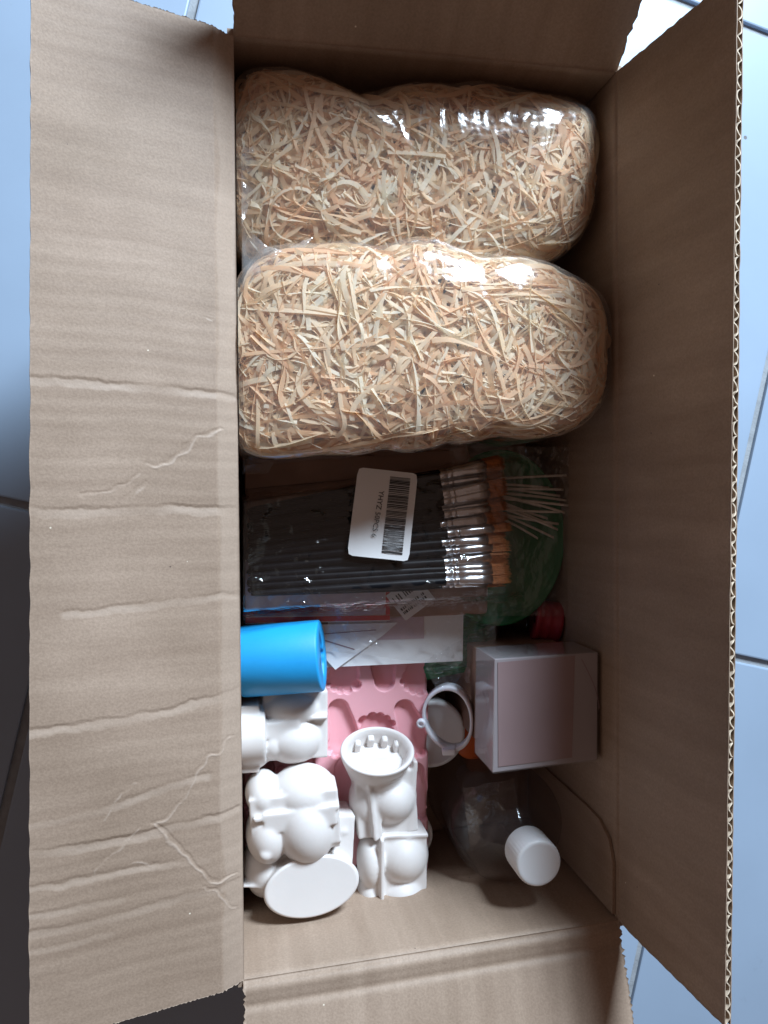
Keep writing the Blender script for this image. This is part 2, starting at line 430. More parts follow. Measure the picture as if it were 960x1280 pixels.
def seg_dist(pts, poly):
    """distance to a polyline and the signed side (towards cTL positive)"""
    best = np.full(pts.shape[:2], 9.0); side = np.zeros(pts.shape[:2])
    for a, b in zip(poly[:-1], poly[1:]):
        ab = b - a; t = np.clip(((pts - a) @ ab) / (ab @ ab), 0, 1)
        q = pts - (a + t[..., None] * ab); dd = np.linalg.norm(q, axis=-1)
        s = q @ FX; k = dd < best
        best[k] = dd[k]; side[k] = s[k]
    return best, side
WEAR_LIGHT = [0.0]
def left_disp(U, V, pts):
    L = 0.6
    WEAR_LIGHT[0] = 0.34 * (1 - sm(0.105, 0.125, V + 0.03 * slow(pts, 22, 9.0) + 0.004 * slow(pts, 300, 1.0)))  # pale hinge band: light on the bend's slope, put into the colour
    D = 0.00005 * np.sin(2 * np.pi * U * L / PITCH + 0.7 * np.sin(9 * V)) * (0.6 + 0.4 * np.sin(13 * U))
    D += slow(pts, 9, 2.0) * 0.0016 + slow(pts, 40, 7.0) * 0.00025
    D += 0.0055 * np.clip(V / 0.125, 0, 1)                           # bend beside the hinge
    D -= 0.0030 * sm(0.0, 1.0, V) * 0.5
    for poly, dep, hw in creases:
        q = [on_flap(*p) for p in poly]
        d, s = seg_dist(pts, q)
        s2 = s + (slow(pts, 110, dep * 1e4) * 0.0014 + slow(pts, 330, dep * 2e4) * 0.0006) + 0.0006
        g = np.clip(1 - np.where(s2 > 0, s2 / 0.0019, -s2 / (hw * 2.0)), 0, 1)
        fade = np.clip((0.012 - d) / 0.003, 0, 1) * np.clip(0.75 + 1.1 * slow(pts, 28, 5.0), 0.1, 1)
        WEAR_LIGHT[0] = np.maximum(WEAR_LIGHT[0], 0.55 * fade * np.clip(1 - np.abs(s2 + hw) / (hw * 1.1), 0, 1) ** 0.5)
        D -= dep * 0.42 * g * fade
    jp = pts + np.stack([slow(pts, 130, 1.5), slow(pts, 130, 8.5), np.zeros(pts.shape[:2])], -1) * 0.0030
    for poly, dep, hw in cracks:
        q = [on_flap(*p) for p in poly]
        d, s = seg_dist(jp, q)
        d = d + np.abs(slow(pts, 400, 3.0)) * 0.0005
        WEAR_LIGHT[0] = np.maximum(WEAR_LIGHT[0], np.clip(1.2 - d / (hw * 0.8), 0, 1))
        D += dep * 0.30 * np.clip(1 - d / (hw * 0.9), 0, 1) - dep * 0.24 * np.clip(1 - np.abs(s - 1.2 * hw) / hw, 0, 1) * (d < 2.5 * hw)
    return D * sm(0, 0.02, V)
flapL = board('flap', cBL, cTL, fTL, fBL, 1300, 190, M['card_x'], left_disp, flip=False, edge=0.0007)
wa = flapL.data.attributes.new('wear_and_light', 'FLOAT', 'POINT')   # rubbed, paler paper along creases and cracks; painted light along the hinge
wbuf = np.zeros(len(flapL.data.vertices)); wbuf[:WEAR_LIGHT[0].size] = WEAR_LIGHT[0].reshape(-1)
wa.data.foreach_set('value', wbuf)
flapL['label'] = 'creased left flap catching the window light'

# --- right flap: inner liner, outer liner and open wavy fluting between
gTR = P(922, -36, 0.288); gBR = P(906, 1284, 0.288)
def right_disp(U, V, pts):
    return (0.5 + slow(pts, 7, 4.0)) * 0.0016 * (1 - V) * sm(0, 0.2, V)
flapR = board('flap', cTR, cBR, gBR, gTR, 320, 40, M['card_z'], right_disp, thick=0.0005, edge=0.0005)
flapR['label'] = 'upright right flap with its wavy corrugated edge showing'
nR = np.cross(np.array(cBR) - np.array(cTR), np.array(gTR) - np.array(cTR)); nR /= np.linalg.norm(nR)
def outR(v, k): return Vector(np.array(v) - nR * k)
board('outer_liner', outR(cTR, .0039), outR(cBR, .0039), outR(gBR, .0039), outR(gTR, .0039), 120, 10, M['card_z'], None, thick=0.0005, edge=0.0008, parent=flapR)
nu = 1100
U = np.linspace(0, 1, nu + 1)
vv, ff = [], []
pts_a = (1 - U)[:, None] * np.array(cTR) + U[:, None] * np.array(cBR)
pts_b = (1 - U)[:, None] * np.array(gTR) + U[:, None] * np.array(gBR)
ph = 2 * np.pi * U * 0.6 / PITCH + 0.5 * np.sin(U * 23) + 0.4 * np.sin(U * 71)
wv = np.sin(ph) + 0.12 * np.sin(2 * ph + 1)
wv = np.clip(wv * 1.06, -1, 1)
offs = -0.0022 + wv * 0.0013
shear = 0.0012 * np.cos(ph) * np.sin(U * 40)
slope = np.gradient(offs) / np.gradient(U * 0.6)
tt_ = 0.00035 * np.sqrt(1 + slope ** 2)
for k in range(nu + 1):
    du = (np.array(cBR) - np.array(cTR)) / 0.6 * shear[k]
    jag = 0.0007 * fnoise(U[k] * 260, 2.2)
    e = (pts_b[k] - pts_a[k]) * jag / 0.11
    for sg in (-1, 1):
        vv += [pts_a[k] + nR * (offs[k] + sg * tt_[k]) + du, pts_b[k] + nR * (offs[k] + sg * tt_[k]) + du + e]
for k in range(nu):
    a = 4 * k; b = a + 4
    ff += [(a, b, b + 1, a + 1), (a + 2, a + 3, b + 3, b + 2), (a + 1, b + 1, b + 3, a + 3)]
fo = mesh_obj('fluting', vv, ff, M['fluting'], None, False)
fo.parent = flapR

# --- far and near flaps
def tilt_flap(c0, c1, e, L, sgn, spread=0.0):
    a = rad(e); off = Vector((0, sgn * L * math.cos(a), L * math.sin(a)))
    return c0 + off, c1 + off
t0, t1 = tilt_flap(cTL, cTR, 54, 0.15, 1)
def far_disp(U, V, pts): return 0.00003 * np.sin(2 * np.pi * U * 0.26 / PITCH) + slow(pts, 8, 1.0) * 0.002
fT = board('flap', cTL, cTR, t1, t0, 140, 60, M['card_y'], far_disp, edge=0.0014)
fT['label'] = 'far short flap tilted up, in shade'
b0, b1 = tilt_flap(cBR, cBL, 21, 0.128, -1)
def near_disp(U, V, pts):
    d = 0.00003 * np.sin(2 * np.pi * U * 0.26 / PITCH) + slow(pts, 8, 6.0) * 0.0022
    d += 0.0016 * np.exp(-((V - 0.045) / 0.03) ** 2) - 0.0012 * np.exp(-((V - 0.12) / 0.02) ** 2)
    return d * sm(0, 0.03, V)
fB = board('flap', cBR, cBL, b1, b0, 160, 130, M['card_y'], near_disp, edge=0.0014)
fB['label'] = 'near short flap sloping outward, half in light'

# ------------------------------------------------------------------ bags of shredded paper
def xl(y): return cBL.x + (cTL.x - cBL.x) * (y - cBL.y) / (cTL.y - cBL.y)
def clampxy(p):
    return Vector((min(max(p.x, xl(p.y) + 0.001), 0.257), min(p.y, 0.283), p.z))

def make_bag(label, outline, zw, ht, hb, seed, nstrips, zslope=0.0):
    rng = np.random.default_rng(seed)
    W = np.array([clampxy(P(x, y, zw)) for x, y in outline])
    c = np.array([(W[:, 0].min() + W[:, 0].max()) / 2, (W[:, 1].min() + W[:, 1].max()) / 2, zw])
    ang = np.arctan2(W[:, 1] - c[1], W[:, 0] - c[0]); rr = np.hypot(W[:, 0] - c[0], W[:, 1] - c[1])
    o = np.argsort(ang); ang, rr = ang[o], rr[o]
    tt = np.linspace(-np.pi, np.pi, 361)
    r_t = np.interp(tt, ang, rr, period=2 * np.pi)
    for _ in range(3): r_t[:-1] = (np.roll(r_t[:-1], 2) + r_t[:-1] * 2 + np.roll(r_t[:-1], -2)) / 4
    r_t[-1] = r_t[0]
    n = 2.9
    def rho(d):
        th = np.arctan2(d[..., 1], d[..., 0]); r = np.interp(th, tt, r_t)
        h = np.where(d[..., 2] > 0, ht, hb)
        nn = np.where(d[..., 2] > 0, n, 5.0)
        q = (np.hypot(d[..., 0], d[..., 1]) / r) ** nn + (np.abs(d[..., 2]) / h) ** nn
        R = q ** (-1 / nn)
        px_, py_ = d[..., 0] * R, d[..., 1] * R
        return R * (1 + (0.0016 * np.sin(62 * px_ + seed) * np.sin(80 * py_ + 2 * seed) + 0.0010 * np.sin(140 * px_ + 90 * py_)) * (0.35 + np.abs(d[..., 2])))
    root = empty('straw_bag', (c[0], c[1], zb)); tag(root, label, 'bag', 'clear bags of shredded paper')
    inv = Matrix.Translation(-Vector(root.location))
    # film
    nt_, np_ = 300, 150
    th = np.linspace(-np.pi, np.pi, nt_, endpoint=False); phi = np.linspace(-np.pi / 2, np.pi / 2, np_)
    T, F = np.meshgrid(th, phi, indexing='ij')
    rbase = np.interp(T, tt, r_t)
    d = np.stack([np.cos(F) * np.cos(T) * rbase, np.cos(F) * np.sin(T) * rbase, np.sin(F) * np.where(F > 0, ht, hb)], -1)
    d /= np.linalg.norm(d, axis=-1, keepdims=True)
    R = rho(d)
    wr = np.zeros_like(R)
    for i in range(nt_):
        for j in range(np_):
            p = d[i, j] * R[i, j]
            a = mnoise.noise(Vector((p[0] * 32 + seed, p[1] * 32, p[2] * 32)))
            b = 1 - abs(mnoise.noise(Vector((p[0] * 60 + seed, p[1] * 26, p[2] * 26)))) * 2
            e = 1 - abs(mnoise.noise(Vector((p[0] * 150, p[1] * 45 + seed, p[2] * 45)))) * 2
            wr[i, j] = 0.0016 * a + 0.0006 * max(b, 0) ** 3 + 0.0002 * max(e, 0) ** 4
    X = c + d * (R + wr * 1.2)[..., None]
    X[..., 0] = np.clip(X[..., 0], xl(X[..., 1]) + 0.0004, 0.2585); X[..., 1] = np.minimum(X[..., 1], 0.2865); X[..., 2] = np.maximum(X[..., 2], zb + 0.0007)
    V = X.reshape(-1, 3); Fc = []
    for i in range(nt_):
        for j in range(np_ - 1):
            a = i * np_ + j; b = ((i + 1) % nt_) * np_ + j
            Fc.append((a, b, b + 1, a + 1))
    fo = mesh_obj('plastic_film', V, Fc, M['film'], root, True); fo.matrix_parent_inverse = inv
    # strips
    K = 14
    def strips(count, smin, smax, lens, zmin):
        D = rng.normal(size=(count * 4, 3)); D[:, 0] *= 1.5; D /= np.linalg.norm(D, axis=1, keepdims=True)
        dd = D * np.array([r_t.max(), r_t.min() * 1.1, ht * 1.3]); dd /= np.linalg.norm(dd, axis=1, keepdims=True)
        dd = dd[dd[:, 2] > zmin][:count]
        m = len(dd)
        s0 = rng.uniform(smin, smax, m)
        q = c + dd * (rho(dd) * s0)[:, None]
        t = rng.normal(size=(m, 3)); t -= (t * dd).sum(1, keepdims=True) * dd; t /= np.linalg.norm(t, axis=1, keepdims=True)
        ln = rng.uniform(*lens, m); kap = rng.normal(0, 9, m) + rng.choice([0] * 9 + [40, -40, 80], m)
        dk = rng.normal(0, 450, m)
        tw = rng.normal(0, 0.33, m); twr = rng.normal(0, 0.12, m)
        wid = rng.uniform(0.0018, 0.0036, m)
        osc = rng.uniform(0, 6.28, m); amp = rng.uniform(0.0, 0.0034, m); frq = rng.uniform(0.15, 0.55, m)
        pts, wv = [], []
        for k in range(K):
            dq = (q - c); dq /= np.linalg.norm(dq, axis=1, keepdims=True)
            q = c + dq * (rho(dq) * s0)[:, None]
            rel = q - c; rxy = np.hypot(rel[:, 0], rel[:, 1]) + 1e-9; rth = np.interp(np.arctan2(rel[:, 1], rel[:, 0]), tt, r_t) * s0
            hz = np.where(rel[:, 2] > 0, ht, hb) * s0
            gxy = (rxy / rth) ** (n - 1) / rth; gz = (np.abs(rel[:, 2]) / hz) ** (n - 1) / hz * np.sign(rel[:, 2])
            nrm = np.stack([gxy * rel[:, 0] / rxy, gxy * rel[:, 1] / rxy, gz], 1); nrm /= np.linalg.norm(nrm, axis=1, keepdims=True) + 1e-9
            q = q - nrm * (amp * (1 + np.sin(osc + frq * k)))[:, None]
            t -= (t * nrm).sum(1, keepdims=True) * nrm; t /= np.linalg.norm(t, axis=1, keepdims=True) + 1e-9
            sd = np.cross(nrm, t)
            a = tw + twr * k
            wv.append((np.cos(a)[:, None] * sd + np.sin(a)[:, None] * nrm) * (wid / 2)[:, None])
            pts.append(q.copy())
            st = ln / (K - 1); ka = (kap + dk * st * (k - K / 2)) * st
            t = t * np.cos(ka)[:, None] + sd * np.sin(ka)[:, None]
            q = q + t * st[:, None]
        pts = np.stack(pts, 1); wv = np.stack(wv, 1)
        vs = np.stack([pts - wv, pts + wv], 2)       # m,K,2,3
        vs[..., 0] = np.clip(vs[..., 0], xl(vs[..., 1]) + 0.0008, 0.257); vs[..., 1] = np.minimum(vs[..., 1], 0.286)
        return vs
    vs = strips(nstrips, 0.78, 0.978, (0.022, 0.065), -0.3)
    m = len(vs); base = np.arange(m) * K * 2
    fcs = []
    for k in range(K - 1):
        a = base + 2 * k
        fcs.append(np.stack([a, a + 1, a + 3, a + 2], 1))
    st = mesh_obj('shredded_filling', vs.reshape(-1, 3), np.concatenate(fcs).tolist(), M['strip'], root, True)
    st.matrix_parent_inverse = inv; st['kind'] = 'stuff'
    top = strips(290, 0.955, 0.988, (0.025, 0.07), 0.1)
    fcl = [(2 * k, 2 * k + 1, 2 * k + 3, 2 * k + 2) for k in range(K - 1)]
    for s in top:
        so = mesh_obj('paper_strip', s.reshape(-1, 3), fcl, M['strip'], root, True); so.matrix_parent_inverse = inv
    return root, c, inv

bag1, c1, inv1 = make_bag('clear bag of pale shredded paper straw pressed against the far short wall',
    [(297, 95), (320, 84), (350, 86), (390, 104), (430, 132), (470, 125), (560, 112), (640, 116), (700, 124), (738, 148), (752, 190), (748, 235), (732, 285), (700, 325), (640, 340), (500, 345), (380, 345), (300, 330)],
    0.146, 0.034, 0.138, 3, 7600)
bag2, c2, inv2 = make_bag('clear bag of pale shredded paper straw lying beside the paintbrush pack',
    [(297, 345), (330, 312), (385, 308), (470, 312), (600, 326), (700, 341), (745, 365), (766, 400), (770, 440), (758, 490), (735, 525), (695, 545), (620, 546), (560, 553), (480, 560), (400, 568), (330, 575), (299, 570)],
    0.168, 0.024, 0.160, 5, 7600)

def film_sheet(name, quad, zf, mat, nu, nv, wrinkle, seed, parent=None, inv=None, ws=60):
    """thin film over a quad of photograph spots; zf(u,v) gives the height"""
    vs = []
    for i in range(nu + 1):
        for j in range(nv + 1):
            u, v = i / nu, j / nv
            x = (1 - u) * (1 - v) * quad[0][0] + u * (1 - v) * quad[1][0] + u * v * quad[2][0] + (1 - u) * v * quad[3][0]
            y = (1 - u) * (1 - v) * quad[0][1] + u * (1 - v) * quad[1][1] + u * v * quad[2][1] + (1 - u) * v * quad[3][1]
            z0 = zf(u, v); p = P(x, y, z0)
            r = 1 - 2 * math.sqrt(fnoise(p.x * ws + seed, p.y * ws, seed) ** 2 + 0.012); r2 = fnoise(p.x * ws * 2.3, p.y * ws * 2.3 + seed, 1.0)
            ed = 0.0008 * (fnoise(u * 9 + seed, v * 9) if (i in (0, nu) or j in (0, nv)) else 0)
            vs.append((max(p.x + ed, 0.0012), p.y + ed, z0 + wrinkle * (max(r, 0) ** 2 + 0.4 * r2)))
    o = mesh_obj(name, vs, grid_faces(nu, nv), mat, parent, True)
    if inv is not None: o.matrix_parent_inverse = inv
    return o
# loose gathered film at the open end of the second bag
film_sheet('bag_mouth', [(294, 272), (345, 318), (392, 296), (296, 420)], lambda u, v: 0.172 + 0.006 * math.sin(3.1 * u), M['seal'], 26, 26, 0.004, 4.0, bag2, inv2, 45)
film_sheet('bag_seam', [(296, 545), (345, 572), (335, 592), (296, 592)], lambda u, v: 0.125 - 0.02 * v, M['seal'], 16, 10, 0.003, 8.0, bag2, inv2, 60)
film_sheet('bag_mouth', [(296, 205), (318, 150), (325, 215), (297, 300)], lambda u, v: 0.166, M['seal'], 18, 18, 0.004, 11.0, bag1, inv1, 60)

# ------------------------------------------------------------------ kraft parcel, green dish and pouches under the brushes
def prism(name, pts, z0, z1, mat, parent=None, bevel=0.0, seg=2):
    bm = bmesh.new()
    a = [bm.verts.new((p[0], p[1], z0)) for p in pts]; b = [bm.verts.new((p[0], p[1], z1)) for p in pts]
    bm.faces.new(a[::-1]); bm.faces.new(b)
    for k in range(len(a)):
        bm.faces.new((a[k], a[(k + 1) % len(a)], b[(k + 1) % len(a)], b[k]))
    if bevel: bmesh.ops.bevel(bm, geom=list(bm.edges), offset=bevel, segments=seg, affect='EDGES', profile=0.6)
    return bm_obj(name, bm, mat, parent)
def pq(pts, z): return [P(x, y, z) for x, y in pts]
def cx(pts): return [Vector((max(p.x, 0.003), p.y, p.z)) for p in pts]

parcel = empty('kraft_parcel', tuple(P(440, 660, zb)))
tag(parcel, 'flat brown kraft parcel underneath the paintbrush pack', 'parcel')
ip = Matrix.Translation(-Vector(parcel.location))
pw = prism('wrapper', cx(pq([(296, 572), (585, 556), (612, 700), (610, 768), (520, 771), (296, 774)], 0.088)), zb + 0.0005, 0.0885, M['kraft'], parcel, 0.004, 3); pw.matrix_parent_inverse = ip
fl_ = prism('fold', cx(pq([(300, 580), (568, 562), (567, 588), (300, 612)], 0.0895)), 0.0888, 0.0905, M['kraft'], parcel, 0.0006, 1); fl_.matrix_parent_inverse = ip

# round green dish with a raised rim
gd = empty('green_dish', tuple(P(622, 668, zb)))
tag(gd, 'round dark green plastic dish partly covered by the brush tips', 'dish')
gc = P(622, 672, 0.082)
prof = [(0, 0.0), (0.040, 0.0), (0.0475, 0.0008), (0.0520, 0.003), (0.0542, 0.0062), (0.0554, 0.0062), (0.0556, 0.005), (0.053, 0.0015), (0.048, -0.001), (0.042, -0.002), (0.040, -0.076), (0, -0.076)]
v, f = lathe(prof, 72)
E_ = Matrix.Translation(gc)
ob = mesh_obj('bowl', [E_ @ Vector((x, y * 1.28, z)) for x, y, z in v], f, M['green'], gd, True); ob.matrix_parent_inverse = Matrix.Translation(-Vector(gd.location))

# green ribbed sachet under the paper cards
gs = empty('green_sachet', tuple(P(575, 805, 0.006)))
tag(gs, 'glossy green ribbed sachet under the white paper cards', 'sachet')
nu_, nv_ = 24, 90
vs = []
for i in range(nu_ + 1):
    for j in range(nv_ + 1):
        u, v = i / nu_, j / nv_
        p = P(528 + 94 * u, 762 + 92 * v - 20 * u * v, 0.072)
        e = min(1, 6 * u, 6 * (1 - u)) * min(1, 8 * v, 8 * (1 - v))
        vs.append((p.x, p.y, 0.066 + 0.008 * e + 0.0007 * math.sin(v * 95 + 2 * fnoise(u * 4, v * 5)) * e + 0.001 * fnoise(u * 9, v * 9)))
off = len(vs)
vs += [(x, y, zb + 0.0006) for x, y, z in vs]
fs = grid_faces(nu_, nv_, 0, True) + grid_faces(nu_, nv_, off, False)
for i in range(nu_):
    for j in (0, nv_):
        a = i * (nv_ + 1) + j; b = a + nv_ + 1; fs.append((a, b, b + off, a + off))
for j in range(nv_):
    for i in (0, nu_):
        a = i * (nv_ + 1) + j; b = a + 1; fs.append((a, b, b + off, a + off))
o = mesh_obj('pouch', vs, fs, M['green'], gs, True); o.matrix_parent_inverse = Matrix.Translation(-Vector(gs.location))

# red ribbon roll by the white carton
rr_ = empty('ribbon_roll', tuple(P(684, 772, zb)))
tag(rr_, 'small red ribbon roll between the green dish and the white carton', 'ribbon')
rc = P(683, 775, 0.074)
v, f = lathe([(0.004, -0.010), (0.0165, -0.011), (0.0172, -0.010), (0.0172, -0.0075), (0.0160, -0.006), (0.0160, -0.001), (0.0166, 0.0), (0.0160, 0.001), (0.0160, 0.006), (0.0172, 0.0075), (0.0172, 0.010), (0.0165, 0.011), (0.004, 0.010)], 40)
E_ = Matrix.Translation(rc) @ Matrix.Rotation(rad(78), 4, 'Y') @ Matrix.Rotation(rad(8), 4, 'X')
ob = mesh_obj('roll', [E_ @ Vector(p) for p in v], f, M['redplastic'], rr_, True); ob.matrix_parent_inverse = Matrix.Translation(-Vector(rr_.location))

# ------------------------------------------------------------------ printed card, tag and white paper cards
card = empty('printed_card', tuple(P(390, 765, 0.0900)))
tag(card, 'pale card with a red printed border under the paintbrush pack', 'card')
ic = Matrix.Translation(-Vector(card.location))
def flat(name, pts, z, mat, parent, inv, th=0.0004):
    o = prism(name, cx(pq(pts, z)), z, z + th, mat, parent); o.matrix_parent_inverse = inv; return o
flat('sheet', [(299, 700), (488, 700), (487, 776), (299, 780)], 0.0892, M['paper'], card, ic)
flat('print_panel', [(299, 702), (481, 702), (481, 768), (299, 771)], 0.0898, M['mauve'], card, ic, 0.0002)
flat('border', [(299, 772), (487.3, 769), (487.3, 775), (299, 779)], 0.09, M['red'], card, ic, 0.0002)
flat('border', [(482, 700), (487.3, 700), (487.3, 768.5), (482, 768.5)], 0.09, M['red'], card, ic, 0.0002)

tg = empty('paper_tag', tuple(P(512, 755, 0.0912)))
tag(tg, 'small white tag printed with black marks poking out under the brushes', 'tag')
it = Matrix.Translation(-Vector(tg.location))
tcn = (507, 776)
def tq(a, b):   # a along up-left edge, b along up-right edge
    return (tcn[0] - 0.62 * a + 0.80 * b, tcn[1] - 0.78 * a - 0.60 * b)
flat('sheet', [tq(1, 0), tq(0.2, 0.6), tq(0, 1.2), tq(0, 46), tq(40, 46), tq(40, 0)], 0.0912, M['paper'], tg, it, 0.0005)
rg = random.Random(4)
bmk = []
for row, (a0, a1) in enumerate(((7, 10.5), (12.5, 16), (24, 33))):
    b = 4.0
    while b < 40:
        wd = rg.uniform(0.8, 2.2)
        flat('printed_mark', [tq(a0, b), tq(a0, b + wd), tq(a1, b + wd), tq(a1, b)], 0.0919, M['ink'], tg, it, 0.0001)
        b += wd + rg.uniform(0.7, 1.8) + (3 if rg.random() < 0.15 else 0)

pc = empty('paper_card', tuple(P(520, 800, 0.086)))
tag(pc, 'white paper card with a square corner lying over the pink mould edge', 'card')
ipc = Matrix.Translation(-Vector(pc.location))
flat('sheet', [(410, 776), (579, 761), (578, 826), (407, 834)], 0.0850, M['paper'], pc, ipc, 0.0007)
flat('print_panel', [(470, 800), (486, 772), (530, 770), (530, 798)], 0.0859, M['mauve'], pc, ipc, 0.0002)
pc2 = empty('folded_card', tuple(P(430, 800, 0.088)))
tag(pc2, 'white folded card with one pointed corner beside the blue cylinder mould', 'card')
ipc2 = Matrix.Translation(-Vector(pc2.location))
flat('sheet', [(350, 782), (497, 778), (480, 793), (419, 837), (400, 816), (350, 806)], 0.0872, M['paper'], pc2, ipc2, 0.0007)
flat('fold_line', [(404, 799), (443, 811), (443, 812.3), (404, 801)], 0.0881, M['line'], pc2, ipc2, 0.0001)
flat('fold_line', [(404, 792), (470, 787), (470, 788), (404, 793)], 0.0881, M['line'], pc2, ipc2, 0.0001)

pouch = film_sheet('clear_pouch', [(300, 742), (622, 738), (618, 838), (300, 800)], lambda u, v: 0.0945 - 0.004 * v, M['film_flat'], 150, 70, 0.0022, 21.0, ws=60)
tag(pouch, 'crinkled clear plastic pouch over the paper cards below the brushes', 'plastic pouch')
pouch2 = film_sheet('clear_pouch', [(528, 826), (628, 770), (600, 850), (545, 862)], lambda u, v: 0.087 - 0.003 * v, M['film_flat'], 60, 50, 0.005, 31.0, ws=100)
tag(pouch2, 'crumpled clear plastic corner above the white ring', 'plastic pouch')

# ------------------------------------------------------------------ paintbrushes
def brush_meshes(wf, hl, flatness):
    seg = 12
    prof = [(0.0, 0.0), (0.0014, 0.0006), (0.0021, 0.004), (0.0027, 0.04), (0.0037, 0.095), (0.0039, 0.12), (0.0031, hl)]
    v, f = lathe(prof, seg)
    hm = bpy.data.meshes.new('handle'); hm.from_pydata([(z, x, y) for x, y, z in v], [], f); hm.materials.append(M['black'])
    def tube(stations, mat, nm, sg=16, cap=True):
        vs, fs = [], []
        for x, a, b in stations:
            for k in range(sg):
                t = 2 * math.pi * k / sg; vs.append((x, a * math.cos(t), b * math.sin(t)))
        for i in range(len(stations) - 1):
            for k in range(sg):
                p = i * sg + k; q = i * sg + (k + 1) % sg
                fs.append((p, q, q + sg, p + sg))
        if cap: fs.append(tuple(range((len(stations) - 1) * sg, len(stations) * sg)))
        me = bpy.data.meshes.new(nm); me.from_pydata(vs, [], fs); me.materials.append(mat); return me
    fe = 0.036
    r = 0.0033
    st = [(hl - 0.001, r, r), (hl + 0.004, r, r), (hl + 0.0045, r * 0.86, r * 0.86), (hl + 0.0055, r * 0.86, r * 0.86), (hl + 0.006, r, r),
          (hl + 0.008, r, r), (hl + 0.0085, r * 0.87, r * 0.87), (hl + 0.0095, r * 0.87, r * 0.87), (hl + 0.010, r * 1.02, r),
          (hl + 0.018, r * 1.08, r * 0.85), (hl + 0.027, wf * 0.9, r * 0.55), (hl + fe, wf, r * 0.42)]
    fm = tube(st, M['metal'], 'ferrule')
    b0 = hl + fe - 0.001
    rh = random.Random(int(wf * 1e6)); vs, fs = [], []
    for lay in (-1, 0, 1):
        nh = 15
        for q in range(nh):
            y = (q + 0.5) / nh * 2 - 1 + rh.uniform(-0.05, 0.05); L_ = rh.uniform(0.0135, 0.0165) - 0.0012 * abs(lay)
            y1 = y * rh.uniform(0.92, 1.06) * wf; y0 = y * wf * 0.93; hz = lay * r * 0.26; hw = wf / nh * 1.0; o_ = len(vs)
            for x, yy, ww, zz in ((b0, y0, hw, hz), (b0 + L_ * 0.7, (y0 + y1) / 2 + rh.uniform(-.0001, .0001), hw, hz * 1.1), (b0 + L_, y1, hw * 0.25, hz * 0.5)):
                vs += [(x, yy - ww, zz), (x, yy, zz + ww * 0.9), (x, yy + ww, zz), (x, yy, zz - ww * 0.9)]
            for e_ in (0, 4):
                for c_ in range(4): fs.append((o_ + e_ + c_, o_ + e_ + (c_ + 1) % 4, o_ + e_ + 4 + (c_ + 1) % 4, o_ + e_ + 4 + c_))
            fs.append((o_ + 8, o_ + 9, o_ + 10, o_ + 11))
    bm_ = bpy.data.meshes.new('bristles'); bm_.from_pydata(vs, [], fs); bm_.materials.append(M['bristle'])
    for me in (hm, fm, bm_):
        me.polygons.foreach_set('use_smooth', [True] * len(me.polygons))
    return hm, fm, bm_
BM = [brush_meshes(0.0040, 0.146, 0), brush_meshes(0.0034, 0.147, 0), brush_meshes(0.0046, 0.145, 0)]
nb = 14
rb = random.Random(11)
for layer in range(4):
    for i in range(nb):
        if layer % 2 == 1 and i == nb - 1: continue
        if layer == 3 and i % 3 == 1: continue
        s = (i + 0.5 * (layer % 2) + 0.35) / nb
        z = 0.1195 - 0.0070 * layer + rb.uniform(-0.0004, 0.0014)
        a = P(299, 636 + s * 112 + rb.uniform(-2, 2), z); b = P(548, 586 + s * 152 + rb.uniform(-1.5, 1.5), z)
        a.x = max(a.x, 0.004)
        d = (b - a).normalized()
        o = empty('paintbrush', tuple(a + d * rb.uniform(-0.0005, 0.003)))
        o.rotation_euler = (rb.uniform(-0.5, 0.5), rb.uniform(-0.008, 0.008), math.atan2(d.y, d.x) + rb.uniform(-0.022, 0.022))
        tag(o, 'flat paintbrush with black handle, silver ferrule and amber bristles in the bundle', 'paintbrush', 'paintbrushes bundled in a clear sleeve')
        for nm, me in zip(('handle', 'ferrule', 'bristles'), BM[rb.randrange(3)]):
            c = bpy.data.objects.new(nm, me); COL.objects.link(c); c.parent = o
sl = empty('brush_sleeve', tuple(P(470, 665, 0.0905)))
tag(sl, 'clear plastic sleeve with a white barcode label around the paintbrushes', 'plastic sleeve')
isl = Matrix.Translation(-Vector(sl.location))
def sleeve_z(u, v):
    e = sm(0, 0.07, v) * sm(0, 0.07, 1 - v) * (1 - 0.5 * sm(0.93, 1.0, u))
    return 0.0935 + 0.0310 * float(e)
film_sheet('film', [(297, 618), (652, 566), (654, 752), (297, 772)], sleeve_z, M['film_pack'], 130, 80, 0.0022, 14.0, sl, isl, 55)
LZ = 0.1292
lab = [P(447.5, 584, LZ), P(522, 592, LZ), P(511, 702, LZ), P(434, 694, LZ)]
def lp(u, v):
    return lab[0].lerp(lab[1], u).lerp(lab[3].lerp(lab[2], u), v) + Vector((0, 0, 0.0006 * math.sin(5 * v + 1) + 0.0004 * math.sin(7 * u)))
corner = []
rc_ = 0.05
for (cu, cv, a0) in ((rc_, rc_ * .7, 180), (1 - rc_, rc_ * .7, 270), (1 - rc_, 1 - rc_ * .7, 0), (rc_, 1 - rc_ * .7, 90)):
    for k in range(5):
        a = rad(a0 + k * 22.5); corner.append((cu + rc_ * math.cos(a), cv + rc_ * .7 * math.sin(a)))
ng = 12
bml = bmesh.new()
gv = [[bml.verts.new(lp(i / ng, j / ng)) for j in range(ng + 1)] for i in range(ng + 1)]
for i in range(ng):
    for j in range(ng): bml.faces.new((gv[i][j], gv[i + 1][j], gv[i + 1][j + 1], gv[i][j + 1]))
def pull(vt, u, v): vt.co = lp(u, v)
for i, j, u, v in ((0, 0, .022, .016), (ng, 0, .978, .016), (ng, ng, .978, .984), (0, ng, .022, .984)): pull(gv[i][j], u, v)
lob = bm_obj('label_sticker', bml, M['paper'], sl, True); lob.matrix_parent_inverse = isl
